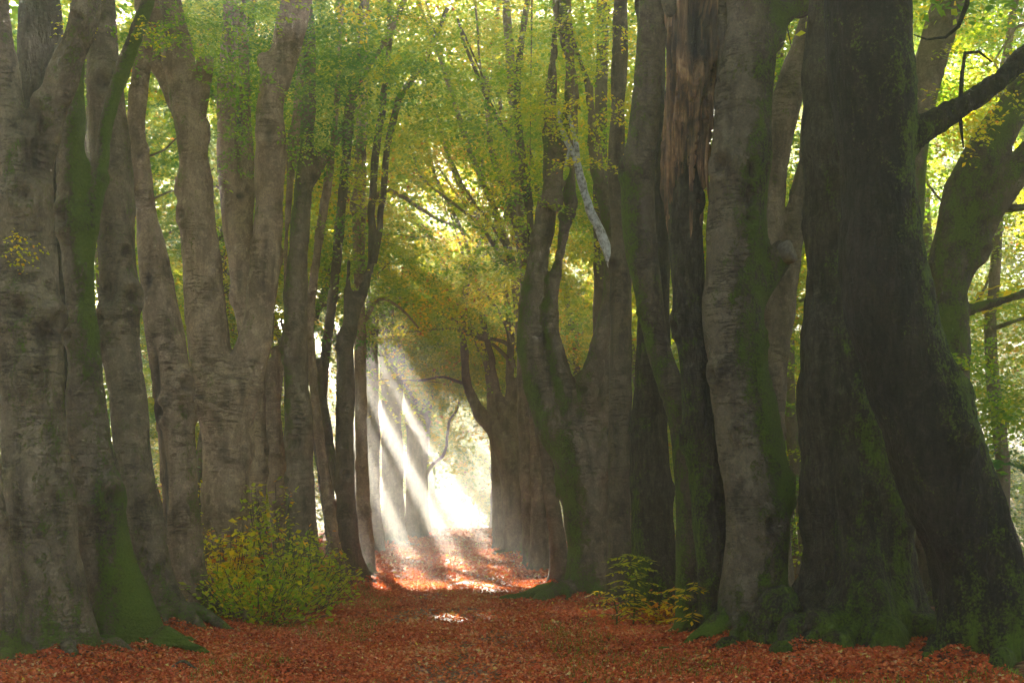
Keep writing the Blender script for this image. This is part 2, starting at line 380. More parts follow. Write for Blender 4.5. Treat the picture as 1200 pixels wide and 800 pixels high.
def beech(label, Y, strokes, mat='bark', moss=.3, moss_side=None, seed=1, knots=6, voxel=None, H=17,
          roots=7, root_len=1.0, extra_roots=(), root_h=.6, rot=None, wood=None, group='beech trees lining the path', name='beech_tree', flute=.5, cuts=()):
    rng = np.random.default_rng(seed * 101 + 5)
    voxel = voxel or (.04 if Y < 17.6 else .05 if Y < 24 else .065 if Y < 32 else .09)
    parts = []; main = None; THIN.clear(); thin = []
    for si, (pts, mode) in enumerate(strokes):
        drift = 0 if si == 0 else rng.uniform(-.7, .7)
        A = []
        for j, q in enumerate(pts):
            dy = drift * (j / max(1, len(pts) - 1)) ** 1.3 + (q[3] if len(q) > 3 else 0)
            A.append(np.append(W(q[0], q[1], Y + dy), q[2] / 2 * (Y + dy) / F * (.90 if Y < 18 else .94 if Y < 24 else .88 if 27 <= Y < 40 else 1)))
        A = np.array(A)
        if si == 0:
            zb = gz(A[0, 0], A[0, 1]); A[0, 2] = zb - .35; main = A
        S = catmull(A, .16)
        if si and A[:, 3].max() < voxel * 1.6: thin.append(tube(S, 8)); continue
        parts.append(tube(S, 16 if Y < 25 else 12))
        if mode == 'g': grow(S, rng, H, -1 if S[-1, 0] > 0 else 1, parts)
    base = main[0]; up = main[1:]
    R = float(np.interp(1.3, main[:, 2], main[:, 3])); cx = float(np.interp(.6, main[:, 2], main[:, 0])); x0 = main[0, 0] * .5 + cx * .5
    dirs = [(2 * math.pi * k / roots + rng.uniform(-.25, .25), rng.uniform(1.5, 2.3) * root_len, rng.uniform(.75, 1.15)) for k in range(roots)] + list(extra_roots)
    cxh = float(np.interp(1.2, main[:, 2], main[:, 0]))
    for ki, (a, L, hh) in enumerate(dirs):
        big = 2.3 if ki >= roots else 1.25
        ca, sa = math.cos(a), math.sin(a); b2 = rng.uniform(-.25, .25)
        hh *= root_h
        P = [(cxh + ca * R * .38, Y + sa * R * .38, 1.25 * hh, .38 * R), (x0 + ca * R * .72, Y + sa * R * .72, .55 * hh, .27 * R),
             (x0 + ca * R * 1.08, Y + sa * R * 1.08, .24 * hh + .03, .2 * R)]
        nseg = 3 if L < 2.5 else 6
        for j in range(1, nseg + 1):
            t = j / nseg; rr = R * (1.08 + (L * 1.12 - 1.08) * t); aa = a + b2 * t
            xx, y2 = x0 + math.cos(aa) * rr, Y + math.sin(aa) * rr
            P.append((xx, y2, gz(xx, y2) + (.07 * (1 - t) + .0) * big - .025 * t + rng.uniform(-.02, .03), (R * .16 * (1 - t) + .03) * big ** .5))
        parts.append(tube(catmull(np.array(P), .12), 10))
    for S, dep in THIN:
        k = int((S[:, 3] > voxel * 1.3).sum())
        if k > 3: parts.append(tube(S[:k], 10))
        if k < len(S) - 1: S2 = S[max(0, k - 2):].copy(); S2[:, 3] *= .98; thin.append(tube(S2, 7))
    V, Nn, Fq = fuse(parts, voxel)
    # bark relief
    o = np.array([seed * 13.7, seed * 7.1, 0.])
    thick = np.clip((R * 2) / 1.0, .25, 1.2)
    q = V + o
    d = (fbm(q * 1.3, seed) - .5) * .16 * thick
    d += (fbm(q * np.array([3.2, 3.2, 2.2]), seed + 3) - .5) * .075 * thick
    fl = fbm(q * np.array([2.4, 2.4, .3]), seed + 6, 2)                       # flutes running down the stem
    hfac = np.clip(1.25 - V[:, 2] / 3.5, .15, 1)
    d += (fl - .5) * .30 * flute * thick * hfac
    wr = np.abs(fbm(q * np.array([.9, .9, 5.5]), seed + 9, 3) - .5)           # horizontal folds
    d -= np.clip(.035 - wr, 0, 1) / .035 * .012 * (vnoise(q * .8, seed + 12) > .45)
    if 'dark' in mat or flute > .9:
        cr = np.abs(fbm(q * np.array([9, 9, 1.6]), seed + 15, 2) - .5)
        d -= np.clip(.07 - cr, 0, 1) / .07 * .018
    rotv = np.zeros(len(V))
    lowv = np.where((V[:, 2] > .8) & (V[:, 2] < 9) & (Nn[:, 1] < .1))[0]
    for k in range(knots):
        if not len(lowv): break
        kc = V[rng.choice(lowv)]; rr = rng.uniform(.07, .2) * thick ** .5
        dd = np.linalg.norm((V - kc) * np.array([1, 1, .8]), axis=1)
        near = dd < rr * 4
        d[near] += rr * .42 * np.exp(-((dd[near] - rr * .9) / (rr * .45)) ** 2) + rr * .25 * np.exp(-(dd[near] / (rr * 2)) ** 2) - rr * .75 * np.exp(-(dd[near] / (rr * .42)) ** 2)
        rotv[near] += .7 * np.exp(-(dd[near] / (rr * .5)) ** 2)
    if rot:
        for (rx, ry, rw, rh) in rot:
            rc = W(rx, ry, Y); e = ((V[:, 0] - rc[0]) / (rw * Y / F)) ** 2 + ((V[:, 2] - rc[2]) / (rh * Y / F)) ** 2
            mk = np.exp(-e * 1.5) * (Nn[:, 1] < .2)
            mk = np.clip(mk * 1.6 + (vnoise(V * np.array([9, 9, 2]), 4) - .5) * .8 * (mk > .1), 0, 1)
            d -= mk * .07; rotv = np.maximum(rotv, mk)
    V2 = V + Nn * d[:, None]
    ms = moss * ((.26 if moss > .9 else .2) + np.exp(-V[:, 2] / .55) * .85) + .9 * moss * (fbm(V * np.array([.9, .9, .6]), seed + 20) - .42)
    if moss_side is not None:
        sd = np.array(moss_side, float); sd /= np.linalg.norm(sd)
        ms = ms + moss * (1.25 * fbm(V * np.array([1.6, 1.6, .8]), seed + 30) - .05) * np.clip(Nn @ sd, 0, 1)
    ms = np.clip(ms, 0, 1)
    root = empty(name, (x0, Y, gz(x0, Y)), label=label, cat='tree', group=group)
    t = mesh_from('trunk', V2, Fq, M[mat], root, True, {'moss': ('POINT', ms), 'rot': ('POINT', np.clip(rotv, 0, 1))})
    if thin:
        for tv, tf in thin:
            tv = tv + (np.stack([vnoise(tv * 3, seed + k) for k in range(3)], 1) - .5) * .05
            mesh_from('branch', tv, tf, M[mat], root, True, {'moss': ('POINT', np.full(len(tv), .2)), 'rot': ('POINT', np.zeros(len(tv)))})
    for (px, py, wd, nx_, ny_, nz_) in cuts:
        c = W(px, py, Y); nrm = np.array([nx_, ny_, nz_], float); nrm /= np.linalg.norm(nrm)
        rr = wd / 2 * Y / F
        P = np.array([np.append(c - nrm * .12, rr * .9), np.append(c - nrm * .02, rr * 1.0), np.append(c + nrm * .012, rr * .9), np.append(c + nrm * .02, rr * .4)])
        a_, b_ = tube(P, 16); mesh_from('cut_face', a_ + RNG.normal(0, .004, a_.shape), b_, M['cut'], root)
    TREES.append((root, x0, Y))
    return root

# ------------------------------------------------------------------ the avenue trees (left row, then right row)
LG, RG = 'beech trees of the left row', 'beech trees of the right row'
MS = (.6, -.6, .1)
beech('mossy trunk cut by the left picture edge, beside the thick grey V-forked beech', 13.2,
      [([(10, 800, 60), (6, 740, 42), (-2, 680, 38), (-9, 600, 34), (-22, 450, 32), (-40, 200, 30), (-48, -40, 28)], 'g')], 'bark', .55, None, 1, 2, roots=6, group=LG)
beech('thick grey beech with a dark hollow below its V fork, foremost of the left row', 14.0,
      [([(70, 790, 128), (60, 740, 112), (50, 650, 100), (42, 500, 90), (34, 400, 84), (28, 300, 80), (28, 220, 80), (30, 165, 74)], 's'),
       ([(36, 215, 56), (55, 140, 44), (74, 90, 41), (92, 40, 39), (105, -12, 37), (114, -60, 35)], 'g'),
       ([(24, 220, 60), (10, 140, 52), (-2, 60, 46), (-12, 0, 42), (-20, -50, 40)], 'g')],
      'bark', .34, (.3, -.5, 0), 2, 9, roots=7, rot=[(50, 175, 14, 42), (62, 392, 14, 14)], group=LG)
beech('broad shadowy trunk behind the fork of the foremost left beech', 16.6,
      [([(48, 760, 90), (52, 600, 66), (55, 300, 62), (50, 100, 58), (46, 0, 56), (42, -50, 52)], 'g')], 'bark_shade_dark', .4, None, 3, 4, group=LG)
beech('narrow moss-green beech with a thin mauve-grey limb rising to the right', 15.0,
      [([(172, 768, 82), (150, 735, 84), (130, 680, 74), (117, 600, 66), (103, 500, 56), (98, 400, 42), (92, 320, 40), (87, 260, 40), (84, 200, 36), (86, 140, 30), (92, 60, 26), (96, -10, 24)], 'g'),
       ([(94, 320, 30), (106, 255, 28), (116, 205, 23), (124, 150, 20), (136, 105, 22), (152, 60, 23), (166, 25, 23), (178, -12, 22), (190, -50, 20)], 'g')],
      'bark', .72, (.6, -.3, 0), 4, 6, roots=7, root_len=1.25, extra_roots=[(-.5, 3.6, .8)], rot=[(135, 150, 5, 6)], group=LG)
beech('straight olive-grey beech third from the left, mossy spreading roots', 17.4,
      [([(205, 745, 86), (186, 700, 60), (168, 620, 53), (155, 520, 50), (144, 420, 49), (137, 300, 53), (131, 200, 54), (123, 100, 44), (120, 0, 38), (118, -50, 36)], 'g')],
      'bark', .6, None, 5, 9, roots=8, root_len=1.3, extra_roots=[(-.4, 4.2, .8), (-.9, 3.2, .8)], group=LG, rot=[(132, 345, 13, 16)])
beech('leaning pale beech with a long dark rotten scar on its left side', 18.4,
      [([(246, 740, 70), (226, 700, 48), (213, 620, 47), (206, 520, 47), (196, 420, 50), (183, 330, 40), (171, 250, 31), (162, 180, 27), (160, 130, 27), (166, 80, 26), (171, 20, 26), (172, -40, 25)], 'g')],
      'bark_warm', .25, (1, -.2, 0), 6, 8, roots=6, root_len=1.15, extra_roots=[(-.3, 4.0, .7)], rot=[(184, 470, 9, 75), (192, 580, 7, 60), (178, 330, 6, 14)], group=LG)
beech('huge twin-stemmed beech behind the undergrowth with a knob under its fork', 22.0,
      [([(265, 715, 96), (263, 680, 70), (264, 600, 61), (264, 520, 61), (264, 470, 76), (266, 445, 74)], 's'),
       ([(255, 480, 56), (244, 420, 56), (240, 350, 49), (235, 280, 46), (227, 190, 43), (222, 140, 40), (213, 90, 37), (205, 45, 33), (196, 0, 31), (190, -40, 30)], 'g'),
       ([(226, 170, 30), (212, 130, 27), (194, 90, 24), (182, 55, 22), (170, 20, 18), (160, -30, 16)], 'g'),
       ([(226, 150, 26), (236, 100, 24), (242, 68, 18)], 's'),
       ([(268, 490, 56), (285, 440, 48), (302, 390, 41), (311, 300, 38), (316, 200, 36), (318, 130, 36), (326, 85, 38), (336, 50, 37), (348, 0, 36), (358, -40, 34)], 'g'),
       ([(318, 110, 20), (308, 62, 16)], 's'), ([(246, 490, 30), (238, 470, 26), (234, 464, 20)], 's')],
      'bark_warm', .28, (-1, -.3, 0), 7, 14, roots=7, rot=[(244, 67, 6, 8), (240, 466, 4, 4)], group=LG)
beech('dark-topped double stem seen in the gap of the twin-stemmed beech', 26.0,
      [([(303, 690, 44), (301, 600, 27), (300, 500, 25), (294, 400, 30), (285, 320, 33), (280, 268, 36)], 's'),
       ([(276, 290, 26), (268, 200, 27), (265, 120, 24), (270, 40, 20), (272, -40, 18)], 'g'),
       ([(284, 290, 24), (290, 200, 18), (288, 130, 16), (285, 60, 14), (284, -40, 12)], 'g')], 'bark_warm', .2, None, 8, 5, group=LG, rot=[(283, 232, 5, 5)])
beech('leaning trunk with a short broken top and a very thin side stem', 27.0,
      [([(340, 690, 44), (329, 600, 34), (321, 520, 30), (317, 460, 27), (323, 420, 16), (325, 405, 11)], 's'),
       ([(322, 480, 16), (332, 400, 10), (335, 300, 9), (341, 200, 13), (350, 130, 18), (355, 60, 17), (358, -40, 15)], 'g')], 'bark_warm', .25, None, 9, 4, group=LG)
beech('green-tinged trunk sending one pale curved limb up to the right', 26.0,
      [([(356, 694, 56), (353, 600, 37), (350, 500, 34), (346, 420, 32), (347, 340, 29), (353, 260, 24), (358, 190, 20), (362, 120, 17), (363, 0, 13), (364, -40, 12)], 'g'),
       ([(350, 275, 18), (356, 228, 18), (372, 196, 15), (392, 168, 14), (405, 145, 13), (410, 115, 12), (422, 92, 12), (436, 74, 10), (456, 40, 8)], 'g'),
       ([(350, 415, 14), (336, 392, 9), (328, 372, 7)], 's')], 'bark', .55, (-1, -.3, 0), 10, 7, group=LG)
beech('slim S-shaped stem left of the slender path-side cluster', 27.5,
      [([(403, 690, 30), (392, 640, 19), (384, 580, 17), (375, 520, 16), (366, 440, 15), (363, 370, 14), (370, 310, 14), (377, 260, 14), (385, 210, 13), (392, 150, 11), (398, 60, 10), (400, -40, 9)], 'g')], 'bark_warm', .3, None, 11, 3, group=LG)
beech('slim brown stem standing close behind the S-shaped one', 29.0,
      [([(398, 684, 30), (388, 600, 19), (380, 520, 18), (378, 450, 16), (386, 380, 15), (394, 310, 15), (400, 240, 15), (406, 180, 14), (412, 130, 13), (420, 70, 11), (424, -30, 10)], 'g')], 'bark_brown', .25, None, 12, 3, group=LG)
beech('brown beech at the left path edge dividing into wavy prongs', 28.0,
      [([(420, 690, 60), (409, 650, 35), (405, 580, 28), (405, 500, 27), (405, 430, 25), (405, 385, 22)], 's'),
       ([(405, 410, 22), (416, 365, 18), (428, 335, 15), (436, 303, 14)], 's'),
       ([(436, 308, 10), (436, 250, 10), (437, 210, 10), (444, 150, 10), (451, 100, 9), (456, 40, 8), (458, -30, 7)], 'g'),
       ([(437, 308, 8), (446, 255, 8), (450, 210, 9), (456, 160, 9), (468, 115, 9), (484, 92, 8), (502, 65, 7), (524, 10, 6)], 'g'),
       ([(404, 410, 18), (407, 350, 13), (409, 302, 9)], 's'), ([(386, 520, 12), (377, 460, 11), (372, 420, 10)], 's'), ([(402, 590, 14), (386, 520, 11)], 's')],
      'bark_brown', .3, None, 13, 5, roots=7, root_len=1.3, group=LG)
beech('straight pale stem just behind the prong-topped tree at the path edge', 31.0,
      [([(431, 676, 30), (425, 560, 19), (422, 400, 18), (421, 250, 18), (425, 120, 16), (428, -30, 14)], 'g'), ([(423, 260, 8), (445, 225, 6.5), (467, 229, 6), (490, 242, 5), (512, 257, 4), (540, 268, 3), (556, 285, 2)], 's'), ([(424, 380, 6), (445, 350, 4.5), (470, 362, 3.5), (490, 384, 2.5)], 's')], 'bark_warm', .35, None, 14, 3, group=LG)
HG = 'hazy beech trees at the bright end of the path'
beech('slender hazy stem nearest the sunbeams on the left of the path', 46.0,
      [([(440, 657, 30), (438, 600, 19), (437, 500, 17), (436, 400, 16), (440, 200, 14)], 'g')], 'bark', .2, None, 15, 2, H=8.5, group=HG)
beech('hazy trunk crossed by the sunbeams, with a straight crown stem', 55.0,
      [([(463, 652, 40), (461, 600, 27), (460, 520, 26), (456, 450, 22), (450, 350, 20), (446, 250, 16)], 'g'), ([(460, 500, 18), (468, 440, 13), (470, 380, 10)], 'g')], 'bark', .2, None, 16, 2, H=8.5, group=HG)
beech('hazy forked trunk with a long bowed branch over the bright opening', 66.0,
      [([(488, 642, 36), (487, 600, 25), (488, 540, 25), (490, 508, 26)], 's'), ([(493, 530, 17), (502, 470, 11), (510, 440, 8), (515, 400, 6)], 'g'),
       ([(485, 530, 18), (479, 440, 14), (475, 350, 12)], 'g'), ([(494, 575, 5), (504, 548, 4), (521, 530, 3.5), (526, 495, 3), (536, 478, 2.4), (545, 440, 2)], 's')], 'bark', .2, None, 17, 1, H=8.5, group=HG)
beech('faint pale trunk furthest down the left side of the path', 78.0,
      [([(494, 632, 26), (494, 580, 17), (496, 500, 15), (498, 420, 12)], 'g')], 'bark', .1, None, 18, 0, H=8.5, group=HG)
beech('faint pale trunk at the right edge of the bright opening', 70.0,
      [([(588, 630, 22), (586, 580, 14), (585, 520, 13), (588, 440, 10)], 'g')], 'bark', .1, None, 19, 0, H=8.5, group=HG)
# right row
beech('faint grey double trunk behind the bowed tree right of the opening', 50.0,
      [([(592, 643, 34), (587, 600, 22), (583, 540, 19), (579, 500, 16), (574, 430, 12)], 'g'), ([(588, 570, 12), (596, 500, 10), (600, 420, 8)], 'g')], 'bark', .2, None, 20, 1, group=HG)
beech('hazy many-stemmed beech whose lowest limb bows left over the path', 43.0,
      [([(612, 668, 54), (606, 620, 37), (602, 570, 34), (596, 528, 32)], 's'),
       ([(598, 545, 28), (580, 506, 21), (563, 485, 17), (551, 460, 13), (545, 435, 12), (543, 395, 10)], 'g'),
       ([(597, 540, 18), (590, 490, 12), (582, 460, 10), (576, 420, 8)], 'g'), ([(601, 540, 20), (600, 490, 14), (598, 455, 11), (598, 390, 9)], 'g'),
       ([(605, 550, 18), (612, 490, 13), (610, 440, 10), (614, 380, 9)], 'g'), ([(545, 450, 4), (520, 442, 3), (490, 446, 2.4)], 's'), ([(602, 430, 6), (595, 404, 5), (570, 395, 4.5), (545, 384, 4), (520, 368, 3.6), (497, 356, 3), (470, 350, 2.5), (442, 357, 2)], 's'), ([(596, 420, 5), (575, 402, 4), (548, 391, 3.6), (530, 385, 3), (500, 387, 2.5), (470, 390, 2)], 's'), ([(600, 410, 5), (590, 375, 4), (570, 345, 3.5), (550, 320, 3), (525, 300, 2.4)], 's')],
      'bark', .3, None, 21, 4, group=HG)
beech('grey-brown trunk tucked between the many-stemmed beech and the leaning stem', 35.5,
      [([(630, 671, 44), (622, 600, 27), (618, 550, 24), (614, 500, 20), (612, 430, 16), (608, 360, 13)], 'g')], 'bark', .35, None, 22, 2, group=RG)
beech('dark stem leaning left directly behind the great forked beech', 28.0,
      [([(658, 686, 48), (654, 640, 25), (646, 580, 22), (638, 520, 21), (630, 460, 18), (627, 390, 16), (622, 300, 14)], 'g')], 'bark_brown', .3, None, 23, 3, group=RG)
beech('tall pale stem dividing at the edge of the yellow foliage, behind the great forked beech', 33.0,
      [([(636, 670, 34), (630, 500, 26), (622, 400, 24), (617, 330, 22), (612, 282, 20)], 's'),
       ([(611, 290, 12), (598, 240, 10), (586, 210, 9), (575, 170, 8), (570, 90, 7)], 'g'),
       ([(612, 290, 16), (608, 220, 15), (604, 160, 14), (600, 100, 13), (597, 50, 12), (590, -20, 10)], 'g'),
       ([(619, 275, 5), (622, 230, 5), (616, 192, 4), (602, 175, 4), (585, 150, 3), (570, 110, 3), (562, 70, 3), (558, 0, 3)], 's'), ([(600, 300, 6), (575, 262, 4.4), (548, 225, 3.6), (535, 200, 3), (520, 172, 2.5)], 's'), ([(600, 320, 6), (562, 264, 5), (540, 246, 4), (515, 226, 3.4), (492, 204, 3), (480, 172, 2.4)], 's')], 'bark', .3, None, 24, 2, group=RG)
beech('great forked beech at the right path edge carrying a silvery dead branch', 23.6,
      [([(688, 703, 84), (690, 660, 62), (688, 610, 58), (680, 560, 60), (670, 525, 58), (662, 500, 48)], 's'),
       ([(672, 545, 46), (650, 505, 42), (634, 460, 36), (622, 410, 32), (621, 370, 32), (629, 320, 28), (637, 270, 28), (641, 230, 26)], 's'),
       ([(639, 240, 17), (643, 185, 16), (645, 120, 15), (649, 60, 13), (651, -30, 12)], 'g'),
       ([(646, 245, 17), (656, 190, 17), (665, 140, 17), (668, 80, 16), (664, 0, 15), (662, -40, 14)], 'g'),
       ([(676, 540, 30), (664, 470, 27), (653, 420, 23), (646, 370, 18), (655, 300, 14), (665, 250, 12), (674, 160, 11)], 'g'),
       ([(682, 540, 34), (687, 470, 25), (699, 420, 23), (711, 370, 21), (714, 325, 17), (712, 300, 13)], 's'),
       ([(700, 560, 42), (706, 500, 34), (712, 460, 30), (718, 410, 26), (722, 340, 22), (716, 270, 18), (700, 200, 16), (690, 100, 13)], 'g'),
       ([(640, 482, 9), (663, 457, 12), (690, 436, 12), (716, 432, 11)], 's')],
      'bark', .5, (-1, -.5, 0), 25, 9, roots=8, root_len=1.2, extra_roots=[(3.3, 3.6, .7), (3.9, 3.0, .7)], group=RG)
beech('straight green-shaded stem behind the silvery dead branch', 30.0,
      [([(706, 682, 36), (704, 500, 24), (704, 300, 23), (704, 160, 22), (706, 60, 20), (708, -30, 18)], 'g')], 'bark_brown', .4, None, 26, 2, group=RG)
beech('column-like grey beech between the great forked beech and the wavy trunk', 22.0,
      [([(732, 712, 54), (727, 640, 34), (725, 560, 30), (727, 450, 31), (727, 350, 31), (728, 270, 28), (722, 200, 22), (725, 100, 20), (728, -30, 18)], 'g')], 'bark_brown', .4, None, 27, 4, group=RG)
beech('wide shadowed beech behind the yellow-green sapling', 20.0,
      [([(770, 722, 84), (766, 650, 55), (762, 560, 50), (762, 480, 44), (765, 400, 42), (768, 300, 38), (765, 150, 34), (760, 0, 32)], 'g')], 'bark_shade_dark', .4, (-1, -.2, 0), 28, 4, group=RG)
beech('wavy dark beech snaking up in front of the broken trunk', 16.9,
      [([(808, 752, 56), (806, 700, 35), (805, 600, 31), (799, 500, 33), (784, 450, 34), (769, 400, 33), (761, 350, 38), (753, 300, 43), (748, 250, 47), (749, 200, 44), (759, 100, 38), (766, 0, 38), (770, -50, 36)], 'g')],
      'bark_brown', .5, (-1, -.2, 0), 29, 6, roots=6, root_len=1.1, group=RG)
snag = beech('snapped beech trunk with bare splintered reddish wood and a dark cavity', 16.2,
      [([(838, 762, 70), (838, 700, 50), (832, 600, 46), (822, 500, 44), (812, 400, 43), (805, 300, 43), (803, 262, 42), (803, 225, 41), (804, 195, 37), (805, 170, 28)], 's')],
      'bark_shade_dark', .4, (-1, -.2, 0), 30, 4, roots=6, group=RG)
beech('massive upright beech with a sawn limb stub on its right side', 15.8,
      [([(886, 752, 118), (882, 700, 80), (886, 640, 74), (887, 580, 83), (880, 520, 86), (869, 450, 81), (862, 400, 79), (861, 300, 80), (864, 250, 78), (868, 200, 77), (874, 100, 73), (880, 50, 72), (880, 0, 66), (878, -60, 60)], 'g'),
       ([(898, 50, 50), (914, 18, 34), (936, 5, 25), (962, -2, 24), (990, -20, 22)], 'g'),
       ([(876, 352, 56), (896, 322, 44), (911, 306, 34), (922, 298, 27)], 's')],
      'bark_brown', .6, (1, -.5, 0), 31, 10, roots=7, root_len=1.1, extra_roots=[(3.6, 3.3, .8), (4.1, 2.8, .7)], group=RG, flute=.7, rot=[(875, 205, 6, 12), (872, 235, 5, 18)],
      cuts=[(928, 294, 28, 1, -.6, .35)])
beech('half-hidden beech whose limb leans right behind the sawn stub', 20.0,
      [([(905, 722, 70), (900, 600, 48), (902, 450, 44), (911, 380, 41), (922, 310, 34), (934, 245, 24), (942, 190, 16), (948, 120, 12)], 'g'),
       ([(898, 420, 44), (898, 300, 40), (905, 200, 36), (921, 120, 37), (944, 60, 37), (966, 0, 36), (980, -40, 34)], 'g'),
       ([(930, 275, 8), (905, 232, 7), (885, 225, 5)], 's')],
      'bark', .35, None, 32, 4, group=RG)
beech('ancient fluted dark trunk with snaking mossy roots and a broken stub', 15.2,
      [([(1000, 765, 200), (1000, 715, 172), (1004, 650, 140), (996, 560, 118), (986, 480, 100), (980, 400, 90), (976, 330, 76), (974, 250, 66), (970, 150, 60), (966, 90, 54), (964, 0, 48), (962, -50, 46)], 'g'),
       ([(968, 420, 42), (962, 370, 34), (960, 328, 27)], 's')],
      'bark_shade_dark', .4, (.5, -.8, .1), 33, 5, roots=10, root_len=.95, extra_roots=[(3.45, 2.6, .7), (3.8, 2.4, .8), (4.2, 2.0, .9), (5.4, 1.9, 1)], root_h=1.15, group=RG, flute=2.2,
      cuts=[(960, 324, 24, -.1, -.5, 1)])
beech('shaded beech trunk base peeping out behind the two dark foreground trunks', 17.0,
      [([(1068, 745, 96), (1056, 680, 68), (1040, 600, 60), (1030, 500, 58), (1022, 400, 50), (1018, 200, 46), (1015, 0, 42)], 'g')], 'bark_shade_dark', .5, None, 34, 3, group=RG, flute=1.2)
beech('low-forking beech spreading two heavy mossy limbs to the right edge', 19.0,
      [([(1122, 732, 90), (1115, 600, 66), (1108, 450, 62), (1106, 370, 52), (1110, 310, 60)], 's'),
       ([(1110, 330, 58), (1128, 245, 56), (1158, 175, 52), (1185, 130, 46), (1215, 80, 42), (1240, 20, 38)], 'g'),
       ([(1115, 340, 40), (1145, 270, 40), (1175, 222, 42), (1215, 178, 42), (1250, 140, 38)], 'g'),
       ([(1098, 372, 15), (1140, 361, 14), (1180, 350, 16), (1220, 337, 18)], 'g'), ([(1160, 245, 12), (1185, 243, 11), (1215, 242, 10)], 's')],
      'bark_brown', .6, (0, -.6, .6), 35, 5, group=RG)
beech('pale slanting double stem high behind the leaning dark trunk', 22.0,
      [([(1048, 712, 60), (1054, 500, 45), (1062, 300, 40), (1074, 140, 36), (1090, 60, 34), (1108, 0, 34), (1120, -40, 32)], 'g'),
       ([(1074, 180, 24), (1092, 90, 26), (1112, 30, 26), (1128, -30, 24)], 'g')], 'bark', .6, (1, 0, .2), 36, 3, group=RG)
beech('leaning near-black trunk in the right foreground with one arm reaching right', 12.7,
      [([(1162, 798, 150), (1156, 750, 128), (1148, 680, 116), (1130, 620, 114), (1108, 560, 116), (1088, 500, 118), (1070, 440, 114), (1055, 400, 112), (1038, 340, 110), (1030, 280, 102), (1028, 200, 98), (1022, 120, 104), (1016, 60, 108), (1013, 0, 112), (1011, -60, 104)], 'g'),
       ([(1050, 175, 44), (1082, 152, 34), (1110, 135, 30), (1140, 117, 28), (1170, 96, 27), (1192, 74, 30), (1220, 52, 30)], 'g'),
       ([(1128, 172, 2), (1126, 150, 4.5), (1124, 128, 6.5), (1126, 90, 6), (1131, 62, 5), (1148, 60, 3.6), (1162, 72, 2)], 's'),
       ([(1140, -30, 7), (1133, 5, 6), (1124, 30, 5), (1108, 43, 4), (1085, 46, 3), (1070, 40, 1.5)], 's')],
      'bark_shade_black', .45, (1, -.15, .1), 37, 6, roots=7, root_len=1.05, extra_roots=[(3.5, 2.2, .9)], group=RG, flute=1.2)

# silvery dead branch: a part of the great forked beech with a look of its own
def part_tube(name, strokes, Y, mat, parent, jit=.006, seed=0, drift=0, label=None):
    parts = []
    for s in strokes:
        A = np.array([np.append(W(q[0], q[1], Y + drift), q[2] / 2 * Y / F) for q in s])
        a, b = tube(catmull(A, .12), 10); parts.append((a, b))
    v, f = join(parts); v = v + (np.stack([vnoise(v * 7, seed + k) for k in range(3)], 1) - .5) * jit * 6
    o = mesh_from(name, v, f, mat, parent)
    if label: o['label'] = label
    return o
def by(txt): return next(t for t in TREES if txt in t[0]['label'])
def pale_mat():
    m, n = new_mat('bleached_dead_wood'); tc = N(n, 'ShaderNodeTexCoord')
    a = noise(n, tc.outputs['Object'], 14, 5, .7)
    c = ramp(n, [(.38, (.09, .075, .065)), (.5, (.34, .32, .31)), (.65, (.52, .51, .51))], a.outputs[0])
    b = N(n, 'ShaderNodeBsdfPrincipled', inp={'Roughness': .55}); n.links.new(c.outputs[0], b.inputs['Base Color'])
    bp = N(n, 'ShaderNodeBump', inp={'Strength': .5, 'Distance': .02}); n.links.new(a.outputs[0], bp.inputs['Height']); n.links.new(bp.outputs[0], b.inputs['Normal'])
    o = N(n, 'ShaderNodeOutputMaterial'); n.links.new(b.outputs[0], o.inputs[0]); return m
M['pale'] = pale_mat()
part_tube('limb', [[(716, 318, 6), (715, 308, 11), (712, 294, 12), (703, 270, 11.5), (691, 245, 10.5), (682, 215, 9.5), (676, 190, 8), (668, 172, 6), (658, 150, 5), (655, 128, 3.5)],
                   [(678, 200, 6), (674, 165, 5.5), (666, 135, 4)], [(669, 174, 4), (662, 196, 3)]], 23.4, M['pale'], by('great forked')[0], label='silvery bleached dead branch')

